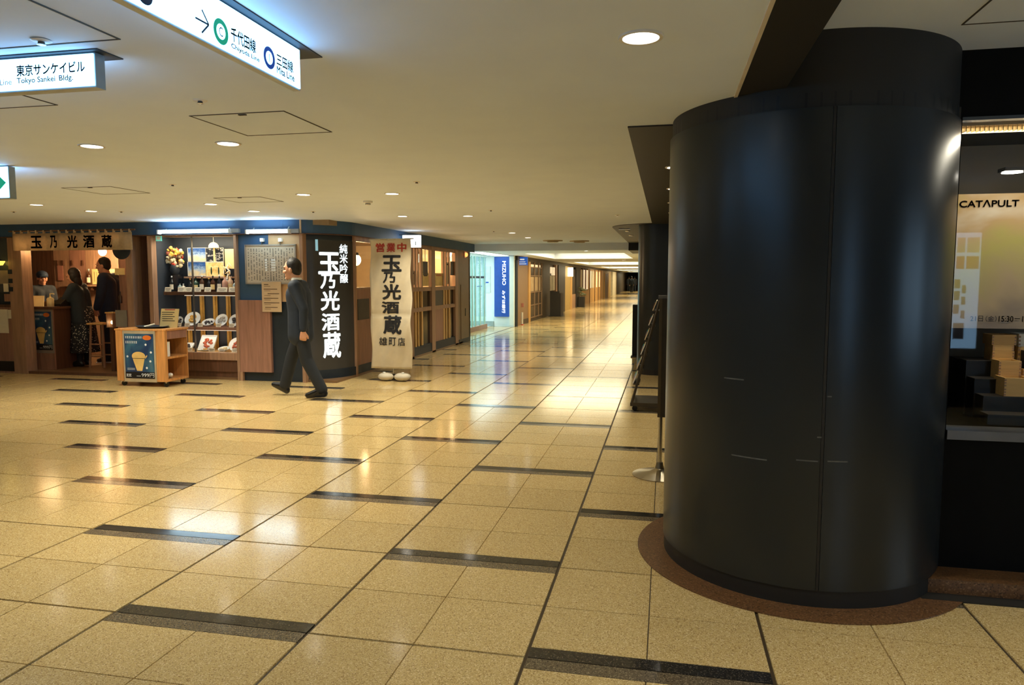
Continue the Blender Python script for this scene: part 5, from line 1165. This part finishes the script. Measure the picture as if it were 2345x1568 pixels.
struct(B('baseboard_bank', P(1113, 700, Y=YK2).x - 2, P(1131, 700, Y=YK2).x, YK2 - .02, YK2, 0, .16, M('grey_base', (150, 166, 164), .4)))
# ================================================================ FAR CORRIDOR, left side
XF = -4.55
def CYp(px): return P(px, 690, X=XF).y
BRN = M('far_brown', (130, 104, 78), .5, var=.06); DKB = M('far_dark', (66, 56, 46), .5, var=.08); TAN = wood('far_tan_wood', (190, 146, 84)); OLV = M('far_olive', (170, 142, 84), .5, var=.1); FGL = M('lit_pane', (236, 206, 150), .4, var=.15, ns=3, emit=.55, ecol=(1, .82, .52)); FWH = M('far_white', (206, 196, 170), .5)
def seg(nm, a_, b_, z0, z1, mat, par, d=0., th=.09): return B(nm, XF - th, XF + d, CYp(a_), CYp(b_), z0, z1, mat, par)
wl = struct(B('wall_corridor', XF - .3, XF - .1, YK2 + .2, 97, 0, 2.2, DKB))
struct(B('trim_15', XF - .1, XF + .02, YK2 + .2, 97, 2.06, 2.2, DKB))
# unit 1
u1 = thing('shop_bay', 'brown wall bay beside the blue sign past the bank', 'shop bay', (XF, 23.3, 0), group='far shop fronts')
seg('navy_post', 1181.5, 1184, 0, 2.06, NAVYD, u1, .02); seg('steel_edge', 1184, 1186, 0, 2.06, BRN, u1, .03); seg('wall_panel', 1186, 1209, 0, 2.06, BRN, u1); seg('skirting', 1195, 1209, 0, .16, DKB, u1, .02); seg('wood_post', 1209, 1213, 0, 2.06, TAN, u1, .03)
u2 = thing('shop_bay', 'lattice glass door bay with pale curtains past the brown wall', 'shop bay', (XF, 26, 0), group='far shop fronts')
seg('dark_base', 1213, 1243, 0, 2.06, DKB, u2, -.02)
for a_, b_ in ((1215, 1223), (1225, 1232), (1235, 1238)):
    seg('curtain_pane', a_, b_, 1.05, 1.55, M('far_curtain', (176, 150, 112), .6), u2, -.01); seg('lower_pane', a_, b_, .15, .95, M('far_pane', (60, 54, 48), .2), u2, -.01)
    seg('lit_pane', a_, b_, 1.88, 1.98, FGL, u2, -.01); seg('upper_pane', a_, b_, 1.6, 1.86, M('far_pane', (60, 54, 48), .2), u2, -.01)
for z in (.12, .55, 1.0, 1.57, 1.86): seg('rail', 1213, 1241, z, z + .035, BRN, u2, .01)
for px in (1213.5, 1223.5, 1233, 1240): seg('mullion', px, px + 1.2, .1, 2.06, BRN, u2, .012)
u3 = thing('shop_bay', 'dark bay with two lit window panes behind the black board', 'shop bay', (XF, 30, 0), group='far shop fronts')
seg('dark_panel', 1243, 1259, 0, 2.06, DKB, u3); seg('lit_pane', 1261, 1265, 1.7, 1.95, FGL, u3, -.01); seg('curtain_pane', 1260, 1265, 1.0, 1.6, FWH, u3, -.01); seg('lit_pane', 1267, 1271, 1.62, 1.95, FGL, u3, -.01); seg('curtain_pane', 1266, 1271, 1.0, 1.6, FWH, u3, -.01); seg('wood_post', 1272, 1275.5, 0, 2.06, WOODF, u3, .02); seg('black_post', 1275.5, 1291, 0, 2.06, BLACKP, u3, .06)
bb_ = thing('black_board', 'large black board standing out from the left corridor wall', 'board', (-4.2, 28.5, 0))
yb0 = 28.3; q0, q1 = P(1250, 700, Y=yb0), P(1281, 700, Y=yb0)
q0.x = max(q0.x, XF + .09); B('front_board', q0.x, q1.x, yb0, yb0 + .06, .02, P(1265, 667, Y=yb0).z, M('board_black', (46, 42, 36), .5), bb_); B('side_board', q1.x, q1.x + .05, yb0, yb0 + .8, .02, P(1285, 671, Y=yb0).z, BLACKP, bb_); B('foot', q0.x - .05, q1.x + .08, yb0 - .05, yb0 + .85, 0, .02, BLACKP, bb_)
u4 = thing('shop_bay', 'cream column bay carrying a glowing wall lantern', 'shop bay', (XF, 36, 0), group='far shop fronts')
seg('cream_column', 1291, 1304, 0, 2.06, OLV, u4, .04); seg('wood_frame', 1304, 1308, 0, 2.06, TAN, u4, .05); seg('dark_pane', 1308, 1317, .7, 1.95, DKB, u4); seg('wood_base', 1308, 1317, 0, .7, WOODF, u4, .02)
t = thing('wall_lantern', 'glowing cream wall lantern on the far corridor column', 'lantern', (XF + .12, CYp(1297), 1.55)); q = CYp(1297)
MB().lathe([(0, 0), (.13, 0), (.13, .42), (0, .42)], (XF + .18, q, P(1297, 633, X=XF).z), 14).build('shade', M('lantern_far', (255, 232, 170), .5, emit=2.6, ecol=(1, .88, .55)), t); B('bracket', XF + .04, XF + .2, q - .02, q + .02, P(1297, 613, X=XF).z, P(1297, 612, X=XF).z, BLACKD, t)
u5 = thing('shop_bay', 'shop bay with bright poster windows halfway along the corridor', 'shop bay', (XF, 44, 0), group='far shop fronts')
seg('dark_post', 1317, 1325, 0, 2.06, BLACKP, u5, .06)
k = 0
for a_, b_, m_ in ((1325.5, 1327.5, FGL), (1328.5, 1333, FWH), (1335, 1339, FGL), (1340, 1342, PORG), (1343, 1346, FGL)): seg('poster_pane', a_, b_, .85, 1.98, m_, u5, .0); seg('wood_base', a_, b_ + 1, 0, .8, TAN, u5, .02)
for px in (1327.6, 1333.5, 1339.3): seg('mullion', px, px + .7, .8, 2.06, WOODD, u5, .03)
u6 = thing('shop_bay', 'tan timber bay with pale lit strips further along the corridor', 'shop bay', (XF, 58, 0), group='far shop fronts')
seg('timber_wall', 1347, 1381, 0, 2.06, TAN, u6, .0)
for a_, b_, m_ in ((1351, 1353, FGL), (1354, 1359, FWH), (1364.5, 1366.5, FGL), (1371, 1372.5, FGL)): seg('pale_strip', a_, b_, .9, 1.95, m_, u6, .02)
for px in (1349, 1361, 1369, 1375): seg('batten', px, px + .6, 0, 2.06, WOODD, u6, .03)
u7 = thing('shop_bay', 'timber bay with a brown arched door near the corridor end', 'shop bay', (XF, 70, 0), group='far shop fronts')
seg('timber_wall', 1381, 1398, 0, 2.06, OLV, u7, .0); seg('door_leaf', 1384, 1391, 0, 1.85, WOODD, u7, .03); seg('door_frame', 1383, 1384, 0, 1.9, TAN, u7, .05); seg('door_frame', 1391, 1392, 0, 1.9, TAN, u7, .05)
u8 = thing('shop_bay', 'pale column and olive bay at the very end of the corridor', 'shop bay', (XF, 85, 0), group='far shop fronts')
seg('pale_column', 1400, 1408, 0, 2.06, FWH, u8, .1); seg('olive_panel', 1408, 1412, 0, 2.06, OLV, u8)
# bits on the far wall: blue hanging sign, extinguisher cabinet, planter
yb = 22.6; q0, q1 = P(1185, 607, Y=yb), P(1208, 588, Y=yb)
t = thing('hanging_sign', 'small blue hanging sign with white lettering beside the bank', 'sign', (q0.x, yb, q0.z)); B('panel', q0.x, q1.x, yb, yb + .05, q0.z, q1.z, M('hang_blue', (34, 84, 176), .4, emit=.6), t)
B('white_bar', q0.x + .02, q1.x - .04, yb - .003, yb, q0.z + .03, q0.z + .05, SWH, t)
MB().box(q0.x + .08, q1.x - .10, yb - .003, yb, q0.z + .16, q0.z + .20).build('faint_line', SWH, t); MB().box(q0.x + .06, q1.x - .07, yb - .003, yb, q0.z + .09, q0.z + .11).build('faint_line', SWH, t); B('hanger', q0.x + .1, q0.x + .12, yb + .02, yb + .03, q1.z, 2.2, STEEL, t)
t = thing('extinguisher_stand', 'red and white extinguisher stand against the brown corridor wall', 'extinguisher', (XF + .15, 23.0, 0)); ye = 22.9; q0, q1 = P(1188, 735, Y=ye), P(1196, 735, Y=ye)
B('stand_box', q0.x, q1.x, ye, ye + .15, .02, .40, M('grey_white', (196, 190, 180), .5), t); B('red_plate', q0.x, P(1199, 700, Y=ye).x, ye + .02, ye + .05, P(1190, 703, Y=ye).z, P(1190, 694, Y=ye).z, M('dusty_red', (176, 118, 104), .5), t); B('stem', q0.x + .03, q0.x + .07, ye + .05, ye + .09, .4, P(1190, 703, Y=ye).z, DKB, t); B('base', q0.x - .02, q1.x + .02, ye - .02, ye + .17, 0, .02, RED, t)
t = thing('floor_planter', 'dark planter box with a leafy plant along the left corridor wall', 'plant', (XF + .3, 38.5, 0)); yp = CYp(1320)
B('planter_box', XF + .1, XF + .4, yp, yp + .5, 0, .55, BLACKP, t)
rr = random.Random(2); LEAFG = M('leaf_green', (96, 96, 66), .6)
for k in range(10): MB().ell((XF + .25 + rr.uniform(-.12, .12), yp + .25 + rr.uniform(-.2, .2), .62 + rr.uniform(0, .5)), (.10, .03, .06), 7, 5).build('leaf', LEAFG, t)
# ================================================================ PEOPLE
def capsule(mb, p0, r0, p1, r1, n=14):
    p0, p1 = Vector(p0), Vector(p1); d = (p1 - p0); L = d.length
    if L < 1e-5: mb.ell(p0, (r0, r0, r0), n, 8); return
    d /= L; up = Vector((0, 0, 1)) if abs(d.z) < .9 else Vector((1, 0, 0)); a = (up - d * up.dot(d)).normalized(); b = d.cross(a)
    prof = []
    for k in range(1, 5): t = math.pi / 2 * k / 4; prof.append((-r0 * math.cos(t), r0 * math.sin(t)))
    for k in range(0, 4): t = math.pi / 2 * k / 4; prof.append((L + r1 * math.sin(t), r1 * math.cos(t)))
    v = []
    for s, r in prof:
        for i in range(n): t = 2 * math.pi * i / n; v.append(p0 + d * s + (a * math.cos(t) + b * math.sin(t)) * r)
    v += [p0 - d * r0, p1 + d * r1]; m = len(prof); T = m * n
    f = [(j * n + i, j * n + (i + 1) % n, (j + 1) * n + (i + 1) % n, (j + 1) * n + i) for j in range(m - 1) for i in range(n)]
    f += [(T, (i + 1) % n, i) for i in range(n)] + [(T + 1, (m - 1) * n + i, (m - 1) * n + (i + 1) % n) for i in range(n)]
    mb.add(v, f, True)
def chain(mb, pts):
    for (p0, r0), (p1, r1) in zip(pts, pts[1:]): capsule(mb, p0, r0, p1, r1)
def skin_over(mb, name, mat, parent, voxel, smooth=4, clip=None):
    o = mb.build(name, mat)
    r = o.modifiers.new('r', 'REMESH'); r.mode = 'VOXEL'; r.voxel_size = voxel; r.use_smooth_shade = True
    s = o.modifiers.new('s', 'SMOOTH'); s.factor = .5; s.iterations = smooth
    me = bpy.data.meshes.new_from_object(o.evaluated_get(bpy.context.evaluated_depsgraph_get()))
    for p_ in me.polygons: p_.use_smooth = True
    o.modifiers.clear(); old = o.data; o.data = me; bpy.data.meshes.remove(old)
    if not me.materials: me.materials.append(mat)
    o.parent = parent; return o
def hand(mb, w, d, n, ts, curl=.5):
    """w wrist, d direction of the hand, n towards the palm side, ts +1/-1 thumb side"""
    w, d, n = Vector(w), Vector(d).normalized(), Vector(n); n = (n - d * n.dot(d)).normalized(); a = d.cross(n) * ts
    for i in range(4): k = (i - 1.5) * .019; capsule(mb, w + d * .02 + a * k * .7, .015, w + d * .085 + a * k, .0125)
    for i, L in enumerate((.072, .080, .075, .058)):
        k = (1.5 - i) * .020; b = w + d * .09 + a * k; c1 = b + (d * math.cos(curl) + n * math.sin(curl)) * L * .5; c2 = c1 + (d * math.cos(curl * 2.4) + n * math.sin(curl * 2.4)) * L * .5
        capsule(mb, b, .0105, c1, .0098); capsule(mb, c1, .0098, c2, .0085)
    b = w + d * .03 + a * .028; c1 = b + (d * .75 + a * .6 + n * .25).normalized() * .04; c2 = c1 + (d * .9 + a * .15 + n * .4).normalized() * .032
    capsule(mb, b, .013, c1, .0115); capsule(mb, c1, .0115, c2, .0095)
def person(label, loc, rz, J, top, legs, shoe, hair, group=None, scale=1., skirt=None, cap=None, voxel=.0065, collar=None, hair_long=False, bottoms=True, glasses=False):
    """J: joints in the person's own frame (x forward, y to the left, z up)"""
    t = thing('person', label, 'person', loc, rz, group); t.scale = (scale,) * 3
    V = lambda k: Vector(J[k]); hd = V('head'); nk = V('neck'); ch = V('chest'); pe = V('pelvis')
    fw = Vector(J.get('look', (1, 0, 0))).normalized(); lf = Vector((0, 0, 1)).cross(fw).normalized(); up = fw.cross(lf)
    rot = Matrix((fw, lf, up)).transposed()
    # --- body: head, neck, trunk, limbs and hands in one surface
    b = MB()
    b.ell(hd + up * .02, (.096, .076, .105), 22, 16, rot); b.ell(hd + fw * .028 - up * .05, (.066, .058, .072), 18, 12, rot)
    H = lambda x, y, z: hd + fw * x + lf * y + up * z
    capsule(b, H(.088, 0, .012), .011, H(.112, 0, -.028), .0135); b.ell(H(.098, 0, -.036), (.014, .018, .010), 10, 8, rot)
    b.ell(H(.089, 0, -.066), (.012, .026, .007), 10, 6, rot); b.ell(H(.086, 0, -.078), (.012, .022, .008), 10, 6, rot); b.ell(H(.075, 0, -.105), (.024, .026, .020), 10, 8, rot)
    for s in (-1, 1):
        b.ell(H(.080, s * .032, .030), (.020, .028, .010), 10, 8, rot); b.ell(H(.070, s * .042, -.028), (.026, .024, .024), 10, 8, rot)
        b.ell(H(-.008, s * .080, -.012), (.020, .010, .032), 10, 8, rot)
    capsule(b, hd - up * .06 - fw * .012, .055, nk, .058); capsule(b, nk, .055, ch, .06)
    for s, k in ((1, 'l'), (-1, 'r')):
        sh, el, wr, hp, kn, an = (V(q + k) for q in ('sho_', 'elb_', 'wri_', 'hip_', 'kne_', 'ank_'))
        chain(b, [(ch, .055), (sh, .036), (el, .032), (wr, .026)]); chain(b, [(ch, .062), (pe, .065), (hp, .06), (kn, .045), (an, .034)])
        dr = Vector(J.get('hand_' + k, wr - el)); pn = Vector(J.get('palm_' + k, (0, -s, 0))); hand(b, wr, dr, pn, s if not J.get('flip_' + k) else -s, J.get('curl', .55))
        capsule(b, an, .036, Vector(J['toe_' + k]).lerp(an, .5), .03)
    skin_over(b, 'body', SKIN, t, voxel, 3)
    for s in (-1, 1):
        local(MB().ell(H(.0865, s * .032, .006), (.008, .012, .006), 10, 8, rot).build('eye', M('eye_dark', (34, 26, 24), .2)), t)
        local(MB().ell(H(.098, s * .032, .030), (.006, .022, .005), 8, 6, rot).build('eyebrow', HAIR), t)
    # --- hair or cap
    h = MB(); h.ell(hd + up * .042 - fw * .020, (.096, .086, .100), 20, 14, rot); h.ell(hd - fw * .050 + up * .0, (.062, .080, .088), 16, 12, rot)
    for s in (-1, 1): h.ell(hd - fw * .025 + lf * s * .062 + up * .02, (.045, .024, .06), 12, 8, rot)
    if hair_long: h.ell(hd - fw * .045 - up * .085, (.058, .085, .11), 16, 12, rot); h.ell(hd - fw * .02 - up * .02, (.07, .098, .10), 16, 12, rot)
    skin_over(h, 'hair', hair, t, .009, 3)
    if cap:
        c = MB(); c.ell(hd + up * .060 - fw * .01, (.115, .10, .085), 20, 12, rot); skin_over(c, 'cap', cap, t, .009, 2)
        local(MB().ell(hd + up * .055 + fw * .11, (.07, .075, .010), 16, 8, rot).build('cap_brim', cap), t)
    # --- upper garment
    g = MB(); e = J.get('bulk', 1.)
    hem = V('hem') if 'hem' in J else pe - Vector((0, 0, .06))
    for s, k in ((1, 'l'), (-1, 'r')):
        sh, el, wr = V('sho_' + k), V('elb_' + k), V('wri_' + k); o_ = Vector((0, s, 0))
        capsule(g, ch + o_ * .075, .118 * e, pe.lerp(ch, .45) + o_ * .07, .115 * e); capsule(g, pe.lerp(ch, .45) + o_ * .07, .115 * e, hem + o_ * .075, .122 * e)
        capsule(g, nk - Vector((0, 0, .045)), .062, sh, .068 * e); capsule(g, ch, .10 * e, sh - o_ * .02, .078 * e)
        cu = wr.lerp(el, .10); chain(g, [(sh, .070 * e), (el, .056 * e), (cu, .044 * e)])
    capsule(g, nk - Vector((0, 0, .07)), .072, nk - Vector((0, 0, .01)), .062)
    skin_over(g, 'jacket', top, t, .012, 5)
    if collar: local(MB().lathe([(.060, -.02), (.066, .0), (.060, .022), (.056, .02)], tuple(nk + Vector((.008, 0, .012))), 20).build('shirt_collar', collar), t)
    # --- lower garment and shoes
    if bottoms:
        if skirt:
            w_ = V('pelvis'); n = 64; v = []; f = []
            prof = [(.150, w_.z + .10), (.175, w_.z - .02), (.19, w_.z - .2), (.205, .55), (.225, .36), (.24, .24)]
            for j, (r, z) in enumerate(prof):
                for i in range(n): a = 2 * math.pi * i / n; rr_ = r * (1 + (.05 * j / 5) * math.sin(a * 11)); v.append((w_.x + rr_ * math.cos(a) * .92, w_.y + rr_ * math.sin(a), z))
            for j in range(len(prof) - 1):
                for i in range(n): f.append((j * n + i, (j + 1) * n + i, (j + 1) * n + (i + 1) % n, j * n + (i + 1) % n))
            o = MB().add(v, f, True).build('skirt', skirt); local(o, t); md = o.modifiers.new('t', 'SOLIDIFY'); md.thickness = .006
            k_ = MB()
            for k in 'lr': chain(k_, [(V('kne_' + k), .058), (V('ank_' + k), .048)])
            skin_over(k_, 'leggings', legs, t, .012, 3)
        else:
            k_ = MB(); capsule(k_, pe + Vector((0, .06, 0)), .104, pe - Vector((0, .06, 0)), .104)
            for s, k in ((1, 'l'), (-1, 'r')): chain(k_, [(pe + Vector((0, s * .055, 0)), .102), (V('hip_' + k), .096), (V('kne_' + k), .078), (V('ank_' + k) + Vector((0, 0, .01)), .068)])
            skin_over(k_, 'trousers', legs, t, .012, 4)
        for k in 'lr':
            an, to = V('ank_' + k), Vector(J['toe_' + k]); s_ = MB(); d = (to - an); hl = Vector(J.get('heel_' + k, (an.x - .03, an.y, an.z - .045)))
            capsule(s_, hl + (an - hl) * .1, .040, to, .034); capsule(s_, an + Vector((0, 0, .0)), .046, hl + (an - hl) * .2, .044); capsule(s_, an.lerp(to, .25), .044, to, .032)
            skin_over(s_, 'shoe', shoe[0], t, .008, 3)
            if shoe[1]: m_ = (hl + to) / 2; d2 = (to - hl).normalized(); L = (to - hl).length / 2 + .035; u2 = Vector((0, 1, 0)).cross(d2).normalized(); u2 = u2 if u2.z < 0 else -u2; local(MB().obox(m_ + u2 * .036, d2 * L, Vector((0, .038, 0)), u2 * .010).build('sole', shoe[1], bevel=.004), t)
    return t
def stance(**kw):
    J = dict(head=(.02, 0, 1.575), neck=(0, 0, 1.44), chest=(0, 0, 1.27), pelvis=(0, 0, .92), sho_l=(0, .175, 1.37), sho_r=(0, -.175, 1.37), elb_l=(-.02, .22, 1.09), elb_r=(-.02, -.22, 1.09), wri_l=(.05, .23, .86), wri_r=(.05, -.23, .86),
             hip_l=(0, .085, .86), hip_r=(0, -.085, .86), kne_l=(.02, .09, .47), kne_r=(.02, -.09, .47), ank_l=(0, .095, .085), ank_r=(0, -.095, .085), toe_l=(.16, .115, .036), toe_r=(.16, -.115, .036))
    J.update(kw); return J
SUIT = M('dark_suit', (30, 40, 54), .75, var=.10, ns=14, bump=.12); SUITT = M('dark_trousers', (24, 30, 38), .75, var=.10, ns=14, bump=.12); SHOEB = M('black_shoe', (22, 22, 24), .3); NAVYJ = M('navy_jacket', (34, 50, 78), .8, var=.12, ns=14, bump=.15); BLKT = M('black_top', (40, 50, 58), .8, var=.12, ns=14, bump=.15)
# walking man: faces -X, left side towards us
man_feet = P(695, 908, Z=0)
W = stance(head=(.10, 0, 1.565), neck=(.045, 0, 1.43), chest=(.03, 0, 1.26), pelvis=(0, 0, .90), hem=(.01, 0, .76), sho_l=(.01, .17, 1.36), sho_r=(.05, -.17, 1.36), elb_l=(-.13, .22, 1.09), elb_r=(.05, -.22, 1.09), wri_l=(-.12, .225, .83), wri_r=(.13, -.20, .87),
           hip_l=(-.02, .085, .85), hip_r=(.02, -.085, .85), kne_l=(-.09, .09, .47), kne_r=(.18, -.09, .48), ank_l=(-.28, .09, .10), ank_r=(.28, -.09, .115), toe_l=(-.10, .10, .036), toe_r=(.43, -.10, .13), heel_l=(-.315, .09, .050), heel_r=(.255, -.09, .05), look=(1, .05, -.06), hand_l=(.08, 0, -1), palm_l=(.3, -1, 0), curl=.9, bulk=1.04)
person('man in a dark suit walking left past the menu board', (man_feet.x, man_feet.y, 0), R(184), W, SUIT, SUITT, (SHOEB, None), HAIR, scale=1.03, collar=WHITE)
# woman at the counter
wq = P(193, 838, Z=.036)
SKP = bpy.data.materials.new('speckled_skirt'); SKP.use_nodes = True
_n = SKP.node_tree; _v = _n.nodes.new('ShaderNodeTexVoronoi'); _v.inputs['Scale'].default_value = 34; _t = _n.nodes.new('ShaderNodeTexCoord'); _c = _n.nodes.new('ShaderNodeValToRGB'); _c.color_ramp.interpolation = 'CONSTANT'
_c.color_ramp.elements[0].color = lin((196, 188, 172)); _c.color_ramp.elements[1].position = .30; _c.color_ramp.elements[1].color = lin((34, 38, 46)); _n.links.new(_t.outputs['Object'], _v.inputs['Vector']); _n.links.new(_v.outputs['Distance'], _c.inputs[0]); _n.links.new(_c.outputs[0], _n.nodes['Principled BSDF'].inputs['Base Color']); _n.nodes['Principled BSDF'].inputs['Roughness'].default_value = .8
W2 = stance(head=(.10, 0, 1.50), neck=(.05, 0, 1.37), chest=(.03, 0, 1.21), pelvis=(-.02, 0, .90), sho_l=(.03, .16, 1.31), sho_r=(.05, -.16, 1.31), elb_l=(.16, .20, 1.07), elb_r=(.16, -.20, 1.06), wri_l=(.36, .16, 1.06), wri_r=(.34, -.14, 1.05), look=(1, 0, -.25), palm_l=(0, 0, -1), palm_r=(0, 0, -1), hem=(-.02, 0, .76), curl=.4, bulk=1.08)
person('woman in a dark top and speckled long skirt at the counter', (wq.x, wq.y, .036), R(192), W2, BLKT, M('black_tights', (24, 24, 28), .7), (SHOEB, None), HAIR, scale=1.0, skirt=SKP, hair_long=True)
mq = P(258, 828, Z=.036)
W3 = stance(head=(.07, 0, 1.575), neck=(.03, 0, 1.44), chest=(.0, 0, 1.27), look=(1, .1, -.12), elb_l=(.02, .26, 1.08), elb_r=(.08, -.24, 1.09), wri_l=(.10, .24, .88), wri_r=(.14, -.22, .92), hem=(0, 0, .74), bulk=1.22, curl=.7)
person('man in a navy jacket standing behind the woman inside the entrance', (mq.x, mq.y, .036), R(196), W3, NAVYJ, M('navy_trousers', (30, 40, 62), .8, bump=.1), (M('dark_sneaker', (40, 42, 48), .5), WHITE), HAIR, scale=1.07)
# shop worker behind the counter
sq = P(66, 660, Y=10.62)
W4 = stance(look=(.95, -.2, -.15), wri_l=(.18, .16, .98), wri_r=(.20, -.16, .98), elb_l=(.02, .22, 1.08), elb_r=(.02, -.22, 1.08), palm_l=(0, 0, -1), palm_r=(0, 0, -1))
person('shop worker in a dark cap and uniform behind the reception counter', (sq.x - .05, 10.95, .036), R(-20), W4, M('worker_navy', (40, 50, 62), .8), SUITT, (SHOEB, None), HAIR, scale=.93, cap=M('cap_blue', (30, 52, 78), .7))
# far walkers
for k, (px, py, rz_, jk) in enumerate(((1440, 667, 100, SUITT), (1446, 670, 85, BLKT), (1453, 667, 95, SUITT))):
    q = P(px, py, Z=0)
    person(['far walker on the left of the group at the corridor end', 'middle walker of the dark group at the corridor end', 'far walker nearest the black pillar at the corridor end'][k], (q.x, q.y, 0), R(rz_), stance(kne_l=(.1, .09, .48), ank_l=(.15, .09, .1), toe_l=(.3, .1, .05), ank_r=(-.15, -.09, .1), toe_r=(0, -.1, .036)), jk, SUITT, (SHOEB, None), HAIR, 'walkers at the corridor end', voxel=.014)
